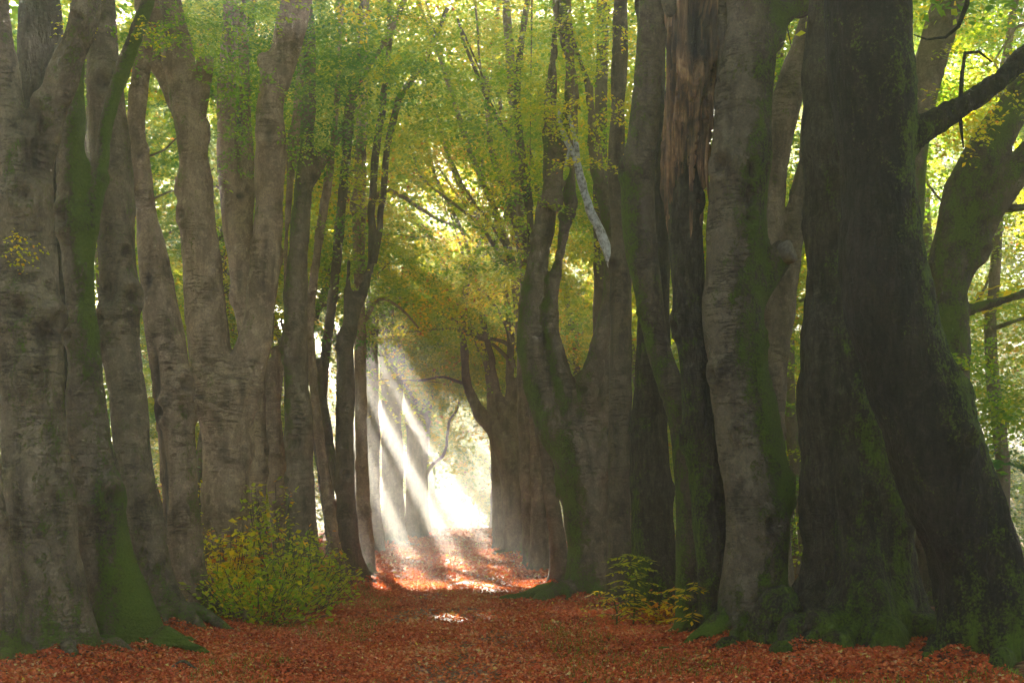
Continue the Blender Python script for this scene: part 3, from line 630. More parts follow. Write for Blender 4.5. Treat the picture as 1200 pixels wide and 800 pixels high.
# splintered upper half of the snapped trunk
def snag_wood():
    Y = 16.2; root = snag
    A = np.array([np.append(W(q[0], q[1], Y), q[2] / 2 * Y / F) for q in [(804, 330, 26), (803, 285, 33), (802, 235, 40), (804, 170, 46), (808, 110, 56), (812, 60, 64), (813, 10, 64), (812, -40, 60), (806, -110, 50), (800, -170, 36)]])
    v, f = fuse([tube(catmull(A, .1), 24)], .028, 2)[0::2]
    c = np.array([np.interp(v[:, 2], A[:, 2], A[:, 0]), np.full(len(v), Y)]).T
    rad = v[:, :2] - c; rn = np.linalg.norm(rad, axis=1)[:, None] + 1e-6; n2 = rad / rn
    ang = np.arctan2(n2[:, 1], n2[:, 0])
    k = np.stack([np.cos(ang) * 3.4 + .3 * np.sin(v[:, 2] * 1.7), np.sin(ang) * 3.4, v[:, 2] * .75], 1)
    rd = fbm(k, 3, 4)
    cav = W(812, 45, Y); e = ((v[:, 0] - cav[0]) / .17) ** 2 + ((v[:, 2] - cav[2]) / .42) ** 2
    cv = np.exp(-e * 1.3) * (n2[:, 1] < .1)
    lip = np.exp(-((np.sqrt(e) - 1.35) / .3) ** 2) * (n2[:, 1] < .1)
    cr = np.abs(fbm(np.stack([np.cos(ang) * 9, np.sin(ang) * 9, v[:, 2] * 1.1], 1), 12, 3) - .5)
    d = ((rd - .5) * .36 - .05 * (cr < .035)) * np.clip((v[:, 2] - A[0, 2]) / 1.2, 0, 1) - .22 * cv + .05 * lip
    v[:, 0] += n2[:, 0] * d; v[:, 1] += n2[:, 1] * d
    mesh_from('splintered_wood', v, f, M['wood'], root, True, {'rot': ('POINT', np.clip(cv * 1.5 + (rd < .43) * .55, 0, 1))})['label'] = 'bare splintered reddish wood'
    # upright splinters and the healed bark lip
    parts = []
    for (px, py0, py1, w0) in [(784, 250, 70, 7), (832, 235, 130, 5)]:
        t = np.linspace(0, 1, 12); P = []
        for q in t:
            p = W(px + 2 * math.sin(q * 5 + px), py0 + (py1 - py0) * q, Y - .5 if px < 830 else Y - .42)
            xr = abs(px - 806) / 30; p[1] = Y - .62 * math.sqrt(max(.05, 1 - xr * xr)) * .42 - .18
            P.append(np.append(p, w0 / 2 * Y / F * max(.12, math.sin(math.pi * min(1, q * .92 + .06)) ** .8)))
        a, b = tube(np.array(P), 6); a[:, 1] = P[0][1] + (a[:, 1] - P[0][1]) * .5; parts.append((a, b))
    v, f = join(parts); mesh_from('splinter', v, f, M['wood'], root)
    lipp = [[(842, 190, 16), (846, 130, 18), (849, 80, 20), (846, 30, 22), (838, -10, 22), (826, -50, 24)], [(786, 20, 14), (784, -20, 18), (790, -60, 20)]]
    parts = []
    for s in lipp:
        A = np.array([np.append(W(q[0], q[1], Y - .1), q[2] / 2 * Y / F) for q in s]); parts.append(tube(catmull(A, .1), 12))
    V, Nn, Fq = fuse(parts, .03, 4); V += Nn * ((fbm(V * 4, 2) - .5) * .08)[:, None]
    mesh_from('bark_lip', V, Fq, M['bark_brown'], root, True, {'moss': ('POINT', np.zeros(len(V))), 'rot': ('POINT', np.zeros(len(V)))})
snag_wood()

# ------------------------------------------------------------------ slim trees of the wood on either side
def wood_tree(x, Y, r, H, lean, seed, label, group):
    rng = np.random.default_rng(seed + 900)
    z = gz(x, Y); P = [(x, Y, z - .2, r * 1.5), (x, Y, z + .5, r * 1.08)]; p = np.array([x, Y, z + .5]); k = 0; d = np.array([lean, 0, 1.]); rr = r
    while p[2] < H:
        d = d + rng.normal(0, .10, 3) * [1, 1, 0]; d[:2] *= .93; d[0] += lean * .05; p = p + d / np.linalg.norm(d) * 1.1; rr *= .93; P.append((*p, rr)); k += 1
    S = catmull(np.array(P), .3); parts = [tube(S, 10)]
    for j in range(7):
        i = rng.integers(int(len(S) * .25), int(len(S) * .85)); q = S[i]; a = rng.uniform(0, 2 * math.pi)
        dd = np.array([math.cos(a), math.sin(a), rng.uniform(.1, .7)]); B = [np.append(q[:3], q[3] * .5)]; pp = q[:3].copy(); br = q[3] * .45
        for _ in range(rng.integers(4, 8)):
            dd = dd + rng.normal(0, .2, 3); dd[2] -= .02; pp = pp + dd / np.linalg.norm(dd) * .55; br *= .78; B.append(np.append(pp, br))
        parts.append(tube(catmull(np.array(B), .25), 6))
    v, f = join(parts)
    root = empty('beech_tree', (x, Y, z), label=label, cat='tree', group=group)
    ms = np.clip(.25 + .5 * (fbm(v * .8, seed) - .5), 0, 1)
    v = v + (np.stack([vnoise(v * 2.5, seed + q) for q in range(3)], 1) - .5) * .07
    mesh_from('trunk', v, f, M['bark_brown' if seed % 2 else 'bark'], root, True, {'moss': ('POINT', ms), 'rot': ('POINT', np.zeros(len(v)))})
    TREES.append((root, x, Y))
WL = 'slim beech trees in the bright wood beyond the left row'
WR = 'slim beech trees in the bright wood beyond the right row'
rg = np.random.default_rng(42)
for i, (px, Y, r, lean, lab) in enumerate([
    (205, 27, .13, -.32, 'thin leaning stem in the leafy gap right of the pale scarred beech'),
    (236, 33, .2, .05, 'wood tree half hidden behind the left stem of the twin-stemmed beech'),
    (283, 38, .16, 0, 'distant stem seen inside the V of the huge twin-stemmed beech'),
    (330, 36, .14, .05, 'thin stem behind the leaning trunk with a short broken top'),
    (362, 42, .18, 0, 'stem in the leaves right of the green-tinged trunk'),
    (388, 39, .13, -.05, 'thin stem in the gap left of the pronged path-side beech'),
    (408, 48, .2, 0, 'upright stem directly behind the pronged path-side beech'),
    (340, 55, .22, 0, 'remote trunk behind the green-tinged trunk'),
    (300, 62, .25, .05, 'remote trunk just right of the twin-stemmed beech, deep in the wood')]):
    wood_tree((px - CX) / F * Y, Y, r, rg.uniform(15, 20), lean, i, lab, WL)
for i, (px, Y, r, lean, lab) in enumerate([
    (1180, 27, .15, .1, 'slender stem in green leaves below the heavy limbs at the right edge'),
    (1090, 33, .2, 0, 'wood trunk just right of the leaning near-black trunk'),
    (945, 30, .16, .1, 'stem in the leafy gap right of the sawn limb stub'),
    (925, 40, .2, 0, 'farther stem in the gap behind the massive upright beech'),
    (745, 44, .18, 0, 'stem glimpsed between the column-like beech and the wavy dark one'),
    (690, 46, .16, 0, 'stem behind the crown of the great forked beech, right of its silvery branch'),
    (668, 54, .22, -.05, 'stem behind the middle of the great forked beech'),
    (645, 50, .16, 0, 'stem behind the left limb of the great forked beech'),
    (640, 68, .25, 0, 'remote trunk behind the dark stem that leans left'),
    (618, 80, .26, 0, 'remote trunk behind the hazy many-stemmed beech')]):
    wood_tree((px - CX) / F * Y, Y, r, rg.uniform(15, 20), lean, 40 + i, lab, WR)
for i, (x, Y, r, lab) in enumerate([(-4.2, 88, .34, 'dim trunk between the hazy trunks on the left of the opening'), (2.0, 104, .26, 'ghostly trunk inside the bright opening on its right side'), (-2.4, 99, .24, 'ghostly trunk inside the bright opening on its left side')]):
    wood_tree(x, Y, r, 16, 0, 80 + i, lab, 'misty trees beyond the path end')

# ------------------------------------------------------------------ foliage: sprays of single leaves
def spray_templates(n=10, leaves=120, L=.075):
    T = []
    rng = np.random.default_rng(5)
    for k in range(n):
        P = []; main = 1.35
        tw = [(np.array([0, 0, 0.]), 0, main)]
        for j in range(8):
            t = .12 + .1 * j; sd = 1 if j % 2 else -1
            tw.append((np.array([t * main, 0, 0]), sd * rng.uniform(.6, 1.05), (1 - t) * rng.uniform(.55, .85) + .12))
        tot = sum(q[2] for q in tw)
        for o, a, ln in tw:
            m = max(3, int(round(leaves * ln / tot)))
            for i in range(m):
                s = (i + rng.uniform(.2, .9)) / m * ln; sd = 1 if i % 2 else -1
                c = o + np.array([math.cos(a), math.sin(a), 0]) * s; c = c + rng.normal(0, .018, 3)
                c[2] += -.13 * c[0] ** 2 - .10 * s * s + rng.normal(0, .03)
                h = a + sd * rng.uniform(.5, 1.1); el = rng.normal(-.2, .25); rl = rng.normal(0, .33)
                d = np.array([math.cos(h) * math.cos(el), math.sin(h) * math.cos(el), math.sin(el)])
                s2 = np.cross(d, [0, 0, 1]); s2 /= np.linalg.norm(s2); up = np.cross(s2, d)
                s2 = s2 * math.cos(rl) + up * math.sin(rl); up = np.cross(s2, d)
                l = L * rng.uniform(.6, 1.35); wd = l * .34
                P.append([c, c + d * l * .48 + s2 * wd + up * l * .08, c + d * l, c + d * l * .48 - s2 * wd + up * l * .08])
        T.append(np.array(P)[:leaves] if len(P) >= leaves else np.array(P + P[:leaves - len(P)]))
    return np.array(T)          # (n, leaves, 4, 3)
TPL = spray_templates()

def sprays(cen, scale, heading, pitch, var):
    t = TPL[var] * scale[:, None, None, None]
    cp, sp = np.cos(pitch), np.sin(pitch); ch, sh = np.cos(heading), np.sin(heading)
    x = t[..., 0] * cp[:, None, None] - t[..., 2] * sp[:, None, None] * -1; z = -t[..., 0] * sp[:, None, None] + t[..., 2] * cp[:, None, None]
    y = t[..., 1]
    X = x * ch[:, None, None] - y * sh[:, None, None]; Yc = x * sh[:, None, None] + y * ch[:, None, None]
    return np.stack([X, Yc, z], -1) + cen[:, None, None, :]

def in_sun_cut(p):
    """ways through the canopy that stand open towards the sun: p (n,3) -> bool"""
    g = p[:, 2] - 0.0
    xg = p[:, 0] - SX / 1 * g / SZ * 1.0; yg = p[:, 1] - g / SZ
    wob = .25 * np.sin(yg * 1.3) + .12 * np.sin(yg * 3.1)
    def box(x0, x1, y0, y1): return (xg > x0 + wob * .25) & (xg < x1 + wob * .25) & (yg > y0) & (yg < y1)
    m = box(-2.6, 1.9, 26.0, 28.8) 
    slot = (xg - .94) / (yg + 4.5) + .0012 * np.sin(yg * .9)                      # slots cut through the crowns, fanning from the camera, for the sunbeams
    slot = slot + (np.modf(np.abs(p[:, 0] * 917.3 + p[:, 1] * 411.7))[0] - .5) * .0022
    for a, b, y0, y1 in [(-.092, -.077, 25.5, 58), (-.0730, -.0665, 26, 58), (-.0630, -.0490, 25.5, 60), (-.0455, -.0395, 26, 60), (-.0355, -.0205, 26, 60), (-.0170, -.0120, 26, 58), (-.0090, .0030, 26, 60), (.0060, .0100, 26, 56)]:
        m |= (slot > a) & (slot < b) & (yg > y0) & (yg < y1)
    m |= box(-.45, .45, 18.9, 19.7)
    m &= ~(((p[:, 1] > 108) & (p[:, 2] < 12.5)) | ((p[:, 1] > 70) & (p[:, 2] < 8.5)))
    # noise patches also cut from the far crowns to let broken sunlight in
    q = np.stack([xg * .6, yg * .2, 0 * xg], 1)
    m |= (p[:, 1] > 52) & (yg > 48) & (fbm(q, 91, 2) > .60)
    m |= (p[:, 1] > 54) & (p[:, 2] > 10) & (yg < 26) & (fbm(q, 95, 2) > .53)
    q = np.stack([xg * .4, yg * .14, 0 * xg], 1)
    m |= (p[:, 1] > 34) & ((xg < -6.5) | (xg > 15)) & (fbm(q, 93, 2) > .54)
    return m

def hue_field(c):
    x, y, z = c.T
    n1 = fbm(c * .35, 31) ; n2 = vnoise(c * 1.1, 33)
    h = .50 + (n1 - .5) * .9 + (n2 - .5) * .30
    h += .08 * np.clip((y - 26) / 20, 0, 1) * np.exp(-(x / 5) ** 2)          # the avenue's middle has turned yellow
    h -= .10 * (x < -1.5) * (y < 30)
    h -= .30 * np.clip((x - 6) / 3, 0, 1) * (z < 3.6) * (y < 34)             # bluish undergrowth side on the right
    return h

CROWN = {i: [] for i in range(len(TREES))}
TX = np.array([[t[1], t[2]] for t in TREES])
CROWN_KD = []
def add_crown_region(n, x0, x1, y0, y1, z0, z1, scale, accept=None, lobes=.5, seed=0, far_scale=True):
    rng = np.random.default_rng(seed + 50)
    c = np.stack([rng.uniform(x0, x1, n * 3), rng.uniform(y0, y1, n * 3), rng.uniform(z0, z1, n * 3)], 1)
    keep = vnoise(c * np.array([.38, .38, .6]), 77) * .6 + vnoise(c * np.array([.9, .9, 1.4]), 78) * .4 > lobes
    if accept is not None: keep &= accept(c, rng)
    c = c[keep][:n]
    s = scale * np.clip(c[:, 1] / 26, .8, 3.2) * rng.uniform(.8, 1.2, len(c)) if far_scale else scale * rng.uniform(.8, 1.2, len(c))
    sp = sprays(c, s, rng.uniform(0, 2 * math.pi, len(c)), rng.normal(.15, .3, len(c)), rng.integers(0, len(TPL), len(c)))
    hb = hue_field(c)[:, None] + rng.normal(0, .07, (len(c), 1)) + rng.normal(0, .05, (len(c), sp.shape[1])) + (rng.random((len(c), sp.shape[1])) < .04) * .3
    dist = (c[:, None, 0] - TX[None, :, 0]) ** 2 + (c[:, None, 1] - TX[None, :, 1]) ** 2
    CROWN_KD.append((sp, hb, np.argmin(dist, 1)))
def zlow(c):
    x, y = c[:, 0], c[:, 1]; ax = np.abs(x + .1)
    z = np.where(y < 27, 8.4, 6.6)
    z = np.where((ax > 2.4) & (y > 29), 4.6, z)
    z = np.where(y > 55, 7.0, z); z = np.where(y > 74, 5.8, z)
    z = np.where((x > 2.4) & (y < 27), 9.0, z)
    return z + (fbm(c * .5, 61) - .5) * 2.2
# over the path, near to far
add_crown_region(2300, -7.5, 7.5, 19, 34, 5.5, 18, 1.0, lambda c, r: (c[:, 2] > zlow(c)) & ((c[:, 2] < 10.5) | (np.abs(c[:, 0]) > 2.0)), .47, 1)
add_crown_region(5200, -8, 8, 34, 66, 4.2, 19, .85, lambda c, r: c[:, 2] > zlow(c), .47, 2)
add_crown_region(2600, -9, 9, 62, 100, 4.5, 19.5, .95, lambda c, r: c[:, 2] > zlow(c), .45, 3)
add_crown_region(900, -8, 8, -14, 20, 8.5, 15, 1.7, lambda c, r: np.abs(c[:, 0] + .1) > 5.2 - .06 * c[:, 1], .40, 4, False)  # unseen leaves above and behind the camera, added to cut skylight
add_crown_region(900, -16, -6.5, -14, 24, 1.5, 13, 1.7, None, .40, 14, False)  # leaves left of and behind the camera, added to darken the near air
add_crown_region(800, 7.5, 16, -14, 20, 1.5, 13, 1.7, None, .40, 15, False)  # same added screen against skylight on the right
add_crown_region(1500, -8, 8, 36, 78, 11, 20.5, .9, None, .46, 21)
add_crown_region(650, -4, 4, 34, 62, 13.5, 20.5, .9, None, .25, 41)
add_crown_region(900, 6, 20, 26, 40, 8, 18, 1.1, None, .3, 42)
# woods either side, and leaf walls added past the path end
add_crown_region(3200, 8, 28, 30, 62, 2, 20, 1.15, None, .32, 22)
add_crown_region(2200, -28, -8, 32, 62, 2, 20, 1.15, None, .32, 23)
add_crown_region(4600, -24, -5.2, 24, 60, 1.2, 20, 1.1, lambda c, r: c[:, 2] > 1.5 + 1.5 * vnoise(c, 3), .47, 5)
add_crown_region(4200, 5.4, 22, 22.5, 60, .6, 19, 1.05, lambda c, r: (c[:, 0] > 4.2 + c[:, 1] * .05), .46, 6)
add_crown_region(1800, -30, -6, 56, 100, 1.5, 19, 1.1, None, .46, 7)
add_crown_region(1800, 6, 28, 56, 100, 1.5, 19, 1.1, None, .46, 8)
add_crown_region(3000, -45, 40, 112, 160, .3, 19, 1.1, lambda c, r: (c[:, 2] < 13 + 1.0 * np.clip(np.maximum(-11 - c[:, 0], c[:, 0] - 3), 0, 30)) & ((np.abs(c[:, 0]) > 1.6) | (c[:, 2] > 2.5) | (c[:, 1] > 135)), .36, 9)  # leaf wall added to shut out bright far sky
add_crown_region(3600, -16, 14, 108, 150, -4, 6, .8, lambda c, r: (np.abs(c[:, 0]) > 1.0) | (c[:, 1] > 132), .25, 29)  # low leaf band added to cover the white horizon gap
add_crown_region(1300, -45, -5.5, 50, 75, -.2, 4, .9, None, .3, 31)
add_crown_region(1300, 5.5, 40, 50, 75, -.2, 4, .9, None, .3, 32)
add_crown_region(3600, -32, 8, 110, 150, 5, 20, 1.1, None, .3, 34)  # extra leaves added to block sun from the mist at the path end
add_crown_region(1700, -60, 22, 155, 195, 2, 20, 1.25, None, .3, 33)  # rear leaves added to shade the leaf wall in front
add_crown_region(1800, -34, -8, 62, 108, 9, 21, 1.0, lambda c, r: c[:, 0] < -11, .36, 19)
add_crown_region(1800, 7, 34, 62, 108, 9, 21, 1.0, None, .36, 20)
sp = np.concatenate([a[0] for a in CROWN_KD]); hb = np.concatenate([a[1] for a in CROWN_KD]); ow = np.concatenate([a[2] for a in CROWN_KD])
def leaves_mesh(name, L4, hue, mat, parent=None, loc=None):
    v = L4.reshape(-1, 3); n = len(L4); f = np.arange(n * 4).reshape(n, 4)
    return mesh_from(name, v, f, mat, parent, False, {'hue': ('FACE', np.clip(hue, 0, 1))}, loc)
for i, (root, x, y) in enumerate(TREES):
    k = ow == i
    if not k.any(): continue
    q = sp[k].reshape(-1, 4, 3); h = hb[k].reshape(-1)
    g = ~in_sun_cut(q[:, 0]); q = q[g]; h = h[g]
    if len(q): leaves_mesh('crown', q, h, M['leaf'], root)

# hand-placed leafy twigs hanging into view
def twig_spray(label, root, px, py, Y, n, spread, s, hue, seed, name='foliage'):
    rng = np.random.default_rng(seed)
    c = W(px, py, Y) + rng.normal(0, 1, (n, 3)) * np.array(spread)
    q = sprays(c, np.full(n, s) * rng.uniform(.8, 1.2, n), rng.uniform(0, 6.28, n), rng.normal(.2, .25, n), rng.integers(0, len(TPL), n)).reshape(-1, 4, 3)
    g = ~in_sun_cut(q[:, 0]); q = q[g]
    o = leaves_mesh(name, q, hue + rng.normal(0, .1, len(q)), M['leaf'], root)
for (tx, px, py, Y, n, spd, s, hue) in [
    ('huge twin', 262, 60, 21.5, 9, (.5, .4, .45), .75, .42), ('huge twin', 230, 20, 21, 8, (.7, .4, .3), .75, .45),
    ('dark-topped', 282, 150, 24, 8, (.28, .3, .45), .7, .38), ('huge twin', 295, 85, 21.6, 7, (.35, .3, .4), .7, .45), ('green-tinged', 375, 60, 24, 14, (.6, .5, .5), .8, .45), ('green-tinged', 400, 110, 25, 12, (.6, .5, .6), .8, .55),
    ('leaning trunk with', 345, 20, 25, 8, (.5, .4, .4), .8, .42), ('prong-topped', 470, 40, 28, 14, (.9, .6, .6), .85, .6) if False else ('wavy prongs', 470, 40, 28, 14, (.9, .6, .6), .85, .6),
    ('straight pale stem', 455, 150, 30, 10, (.6, .5, .6), .85, .66),
    ('great forked', 610, 60, 23, 12, (.6, .4, .5), .8, .6), ('great forked', 700, 60, 22.5, 12, (.6, .4, .5), .8, .64), ('great forked', 640, 120, 22.6, 7, (.5, .3, .3), .75, .64),
    ('great forked', 575, 130, 24, 10, (.4, .4, .6), .8, .56), ('column-like', 715, 120, 21, 9, (.3, .3, .5), .75, .72), ('column-like', 700, 160, 21, 5, (.3, .3, .25), .7, .66),
    ('foremost', 12, 275, 13.2, 1, (.05, .05, .03), .42, .78), ('thin mauve', 150, 12, 14.5, 3, (.15, .2, .1), .6, .72), ('straight olive', 165, 30, 17, 4, (.3, .2, .15), .7, .4), ('straight olive', 205, 28, 17.5, 4, (.35, .2, .12), .7, .42),
    ('low-forking', 1150, 60, 17.5, 8, (.7, .5, .35), .9, .66), ('low-forking', 1185, 115, 17, 3, (.3, .3, .15), .8, .74), ('low-forking', 1190, 480, 18, 7, (.35, .5, .35), 1.0, .5), ('low-forking', 1150, 440, 19, 6, (.4, .5, .3), .9, .45),
    ('half-hidden', 925, 60, 22, 9, (.25, .4, .5), .8, .4), ('half-hidden', 920, 175, 23, 7, (.2, .4, .4), .8, .42)]:
    twig_spray(None, by(tx)[0], px, py, Y, n, spd, s, hue, int(px * 7 + py))

# ------------------------------------------------------------------ undergrowth
def leafy_shrub(name, label, cat, x, Y, w_, h_, n_stem, leaf, hue, seed, group=None):
    rng = np.random.default_rng(seed)
    root = empty(name, (x, Y, gz(x, Y)), label=label, cat=cat, group=group)
    st = []; Q = []; H = []
    for k in range(n_stem):
        a = rng.uniform(0, 2 * math.pi); rr = 1.2 * w_ * math.sqrt(rng.random()); tx, ty = x + math.cos(a) * rr, Y + math.sin(a) * rr * .8
        bx, by_ = x + math.cos(a) * rr * .45, Y + math.sin(a) * rr * .4; hh = h_ * rng.uniform(.3, 1.0) ** .9 * (1.18 - .4 * (rr / w_) ** 2)
        t = np.linspace(0, 1, 7); z0 = gz(bx, by_) - .02
        P = np.stack([bx + (tx - bx) * t ** 1.4 + rng.normal(0, .02, 7), by_ + (ty - by_) * t ** 1.4 + rng.normal(0, .02, 7), z0 + hh * t ** .85, .0055 * (1.1 - t)], 1)
        st.append(tube(P, 5))
        for j in range(int(10 + 32 * hh)):
            tt = rng.uniform(.12, 1.02) ** .8; p = np.array([np.interp(tt, t, P[:, q]) for q in range(3)]); a2 = rng.uniform(0, 2 * math.pi)
            L = rng.uniform(.03, .30) * (1.15 - tt * .7); p = p + np.array([math.cos(a2) * L, math.sin(a2) * L, rng.normal(0, .03)])
            el = rng.normal(.05, .4); d = np.array([math.cos(a2) * math.cos(el), math.sin(a2) * math.cos(el), math.sin(el)])
            s2 = np.cross(d, [0, 0, 1.]); s2 /= np.linalg.norm(s2) + 1e-6; s2 = s2 + np.array([0, 0, rng.normal(0, .4)]); l = leaf * rng.uniform(.8, 2.1) * 1.15
            Q.append([p, p + d * l * .45 + s2 * l * .32, p + d * l, p + d * l * .45 - s2 * l * .32 + np.array([0, 0, .1 * l])]); H.append(hue + .12 + rng.normal(0, .08) + (rng.random() < .09) * .3)
    v, f = join(st); mesh_from('stems', v, f, M['bark_brown'], root, True, {'moss': ('POINT', np.full(len(v), .2)), 'rot': ('POINT', np.zeros(len(v)))})
    leaves_mesh('foliage', np.array(Q), np.array(H), M['leaf'], root)
UG = 'undergrowth bushes left of the path'
for (px, Y, w_, h_, ns, lf, hue, lab) in [
    (262, 19.5, .55, 1.25, 46, .055, .66, 'yellow-flecked bush at the foot of the twin-stemmed beech'),
    (300, 18.2, .85, .8, 50, .05, .46, 'low dense green bush spilling toward the path'),
    (318, 21.5, .8, 1.65, 40, .05, .52, 'tallest airy green bush with tiny yellow leaves'),
    (352, 20.5, .75, 1.15, 40, .048, .5, 'feathery bush nearest the path edge on the left'),
    (376, 24.5, .60, .85, 36, .05, .48, 'dim low bush below the slim stems at the left path edge'),
    (240, 22.0, .35, 1.9, 12, .05, .6, 'tall straggly sapling just right of the scarred pale beech')]:
    leafy_shrub('shrub', lab, 'shrub', (px - CX) / F * Y, Y, w_, h_, ns, lf, hue, int(px), UG)
leafy_shrub('shrub', 'small yellowish bush at the foot of the wavy dark beech', 'shrub', (780 - CX) / F * 18.4, 18.4, .22, .42, 22, .05, .8, 5)

def rowan(name, label, x, Y, h_, seed, hue, nf=9, lean=0.):
    rng = np.random.default_rng(seed); z0 = gz(x, Y)
    root = empty(name, (x, Y, z0), label=label, cat='sapling')
    stem = np.array([(x, Y, z0 - .03, .014), (x + .02, Y, z0 + h_ * .4, .011), (x - .02, Y, z0 + h_ * .75, .008), (x + .0, Y, z0 + h_ * .92, .005)])
    st = [tube(catmull(stem, .08), 6)]; Q = []; H = []
    for k in range(nf):
        t = .18 + .8 * k / (nf - 1); p0 = np.array([np.interp(t, [0, .4, .75, 1], stem[:, q]) for q in range(3)]); a = k * 2.4 + rng.uniform(-.4, .4)
        L = rng.uniform(.32, .5) * (1.15 - .35 * t); u = np.linspace(0, 1, 8)
        dx, dy = math.cos(a), math.sin(a) * .8
        R_ = np.stack([p0[0] + dx * L * u, p0[1] + dy * L * u, p0[2] + L * (.62 * u - .62 * u * u) , .004 * (1.2 - u)], 1); st.append(tube(R_, 4))
        for j in range(2, 15):
            uu = j / 14; c = np.array([np.interp(uu, u, R_[:, q]) for q in range(3)]); sd = 1 if j % 2 else -1
            if j == 14: ang = math.atan2(dy, dx)
            else: ang = math.atan2(dy, dx) + sd * 1.15
            l = .13 * (1 - .35 * abs(uu - .5)) * rng.uniform(.85, 1.1); d = np.array([math.cos(ang), math.sin(ang), rng.normal(-.25, .12)]); s2 = np.array([-math.sin(ang), math.cos(ang), rng.normal(0, .2)])
            Q.append([c, c + d * l * .45 + s2 * l * .17, c + d * l, c + d * l * .45 - s2 * l * .17]); H.append(hue + rng.normal(0, .06))
    v, f = join(st); mesh_from('stem', v, f, M['bark_brown'], root, True, {'moss': ('POINT', np.full(len(v), .5)), 'rot': ('POINT', np.zeros(len(v)))})
    leaves_mesh('foliage', np.array(Q), np.array(H), M['leaf'], root)
rowan('rowan_sapling', 'bright green sapling with feather-shaped leaves beside the right path edge', (742 - CX) / F * 18.6, 18.6, 1.0, 3, .66, 20)
rowan('rowan_sapling', 'short yellow-green sapling leaning out left of the feather-leaved one', (716 - CX) / F * 19.0, 18.4, .46, 4, .8, 10)
rowan('rowan_sapling', 'thin yellow sapling against the foot of the wavy dark beech', (786 - CX) / F * 17.9, 16.2, .6, 6, .84, 12)

# ------------------------------------------------------------------ the forest floor: fallen leaves, grass, twigs
def floor_leaves(n, y0, y1, hw, L, seed, dens=None):
    rng = np.random.default_rng(seed)
    y = rng.uniform(y0, y1, n); x = -.1 + rng.uniform(-1, 1, n) * (hw + .12 * y)
    if dens is not None:
        k = rng.random(n) < dens(x, y); x = x[k]; y = y[k]; n = len(x)
    l = L * rng.uniform(.6, 1.3, n); a = rng.uniform(0, 2 * math.pi, n); tl = rng.normal(0, .38, n); rl = rng.normal(0, .4, n)
    d = np.stack([np.cos(a) * np.cos(tl), np.sin(a) * np.cos(tl), np.sin(tl)], 1); s = np.stack([-np.sin(a) * np.cos(rl), np.cos(a) * np.cos(rl), np.sin(rl)], 1)
    c = np.stack([x, y, gh(x, y) + .018 + rng.uniform(0, .02, n) + np.abs(np.sin(tl)) * l * .4], 1)
    cup = np.stack([np.zeros(n), np.zeros(n), l * rng.uniform(-.05, .25, n)], 1)
    l = l[:, None]; Q = np.stack([c - d * l * .5, c + s * l * .33 + cup, c + d * l * .5, c - s * l * .33 + cup], 1)
    h = .13 * np.exp(-((x + .1) / .9) ** 2) + rng.random(n) * .62 + .5 * (fbm(np.stack([x * 1.3, y * .8, x * 0], 1), 8) - .5) + .09; h = np.where(rng.random(n) < .07, rng.uniform(.85, 1, n), h)
    return Q, h
def worn(x, y):
    return 1 - .8 * np.exp(-((x + .1 + .3 * np.sin(y * .4)) / .95) ** 4) * np.clip((fbm(np.stack([x * 1.6, y * .45, x * 0], 1), 71) - .36) * 5, 0, 1)
A_ = [floor_leaves(190000, 10.5, 18, 3.2, .043, 1, worn), floor_leaves(140000, 18, 30, 3.0, .058, 2, worn), floor_leaves(50000, 30, 62, 3.0, .12, 3), floor_leaves(14000, 62, 100, 3, .2, 4), floor_leaves(30000, 4, 10.5, 4, .075, 5)]
Q = np.concatenate([a[0] for a in A_]); H = np.concatenate([a[1] for a in A_])
tag(leaves_mesh('fallen_leaves', Q, H, M['litter']), 'carpet of rust-red fallen beech leaves over the path and banks', 'fallen leaves', kind='stuff')

def twig_litter(n):
    rng = np.random.default_rng(5); x = rng.uniform(-5.5, 5.5, n); y = rng.uniform(10.5, 28, n); a = rng.uniform(0, 6.28, n); l = rng.uniform(.05, .26, n); w_ = rng.uniform(.0025, .006, n); tl = rng.normal(0, .12, n)
    c = np.stack([x, y, gh(x, y) + .04], 1); d = np.stack([np.cos(a), np.sin(a), tl], 1) * l[:, None] * .5; s = np.stack([-np.sin(a), np.cos(a), 0 * a], 1) * w_[:, None]; u = np.array([0, 0, 1.]) * w_[:, None] * 1.6
    Q = np.concatenate([np.stack([c - d - s, c + d - s * .4, c + d + u * .5, c - d + u], 1), np.stack([c - d + s, c + d + s * .4, c + d + u * .5, c - d + u], 1)])
    tag(leaves_mesh('twig_litter', Q, rng.random(2 * n) * .12, M['litter']), 'small brown twigs scattered among the fallen leaves', 'twigs', kind='stuff')
twig_litter(1500)
rng = np.random.default_rng(77)
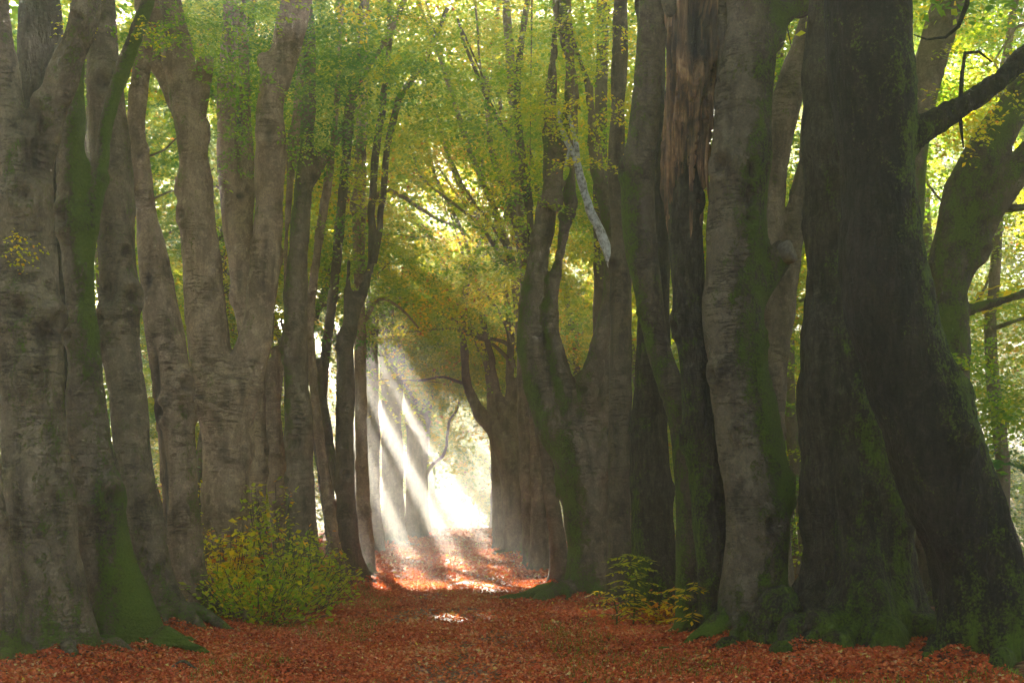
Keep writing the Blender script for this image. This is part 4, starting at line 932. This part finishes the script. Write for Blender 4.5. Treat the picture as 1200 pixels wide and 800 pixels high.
def grass(n):
    x = rng.uniform(-5, 5, n * 6); y = rng.uniform(11, 27, n * 6)
    k = (fbm(np.stack([x * .9, y * .45, x * 0], 1), 44) > .58) & (np.abs(x + .1) > 1.0); x = x[k][:n]; y = y[k][:n]; n = len(x)
    h = rng.uniform(.03, .09, n); a = rng.uniform(0, 6.28, n); z = gh(x, y)
    b = np.stack([x, y, z], 1); s = np.stack([np.cos(a), np.sin(a), 0 * a], 1) * .006; ln = np.stack([np.cos(a + 1.3), np.sin(a + 1.3), 0 * a], 1) * (h * .6)[:, None]
    t = b + ln; t[:, 2] += h
    Q = np.stack([b - s, b + s, t + s * .3, t - s * .3], 1)
    tag(leaves_mesh('grass', Q, rng.random(n), M['grass']), 'short green grass tufts coming through the fallen leaves', 'grass', kind='stuff')
grass(15000)
def stick(label, pts, seed):
    P = []
    for (px, py, wd, up) in pts:
        Y = CAMH * F / (py - HY); x = (px - CX) / F * Y; P.append((x, Y, gz(x, Y) + .02 + up, wd / 2 * Y / F))
    v, f = tube(catmull(np.array(P), .06), 7); v += (np.stack([vnoise(v * 14, seed + k) for k in range(3)], 1) - .5) * .02
    c = v.mean(0); c[2] = v[:, 2].min()
    tag(mesh_from('fallen_branch', v, f, M['bark_brown'], None, True, {'moss': ('POINT', np.full(len(v), .2)), 'rot': ('POINT', np.zeros(len(v)))}, c), label, 'branch')
stick('crooked fallen twig lying at the foot of the great forked beech', [(609, 696, 3, .02), (620, 700, 3, .03), (634, 702, 3, .0), (652, 701, 3, .02)], 1)
stick('bent dead twig on the leaves in the left foreground', [(196, 792, 3, .0), (214, 786, 4, .04), (232, 790, 3, .01)], 2)
stick('short grey stick on the leaf litter before the fluted dark trunk', [(900, 792, 3, .0), (925, 787, 3, .02), (946, 791, 2.5, .0)], 3)

# ------------------------------------------------------------------ mist
def haze():
    m, n = new_mat('haze_air'); pv = N(n, 'ShaderNodeVolumePrincipled', inp={'Density': HAZE_DENSITY, 'Anisotropy': HAZE_ANISO, 'Color': (.97, .96, .93, 1)})
    o = N(n, 'ShaderNodeOutputMaterial'); n.links.new(pv.outputs[0], o.inputs['Volume'])
    x0, x1, y0, y1, z0, z1 = -80, 80, -40, 215, -12, 22
    v = [(x, y, z) for z in (z0, z1) for y in (y0, y1) for x in (x0, x1)]
    f = [(0, 2, 3, 1), (4, 5, 7, 6), (0, 1, 5, 4), (2, 6, 7, 3), (0, 4, 6, 2), (1, 3, 7, 5)]
    tag(mesh_from('haze', v, f, m, None, False), 'pale morning mist filling the wood', 'haze', kind='stuff')
haze()
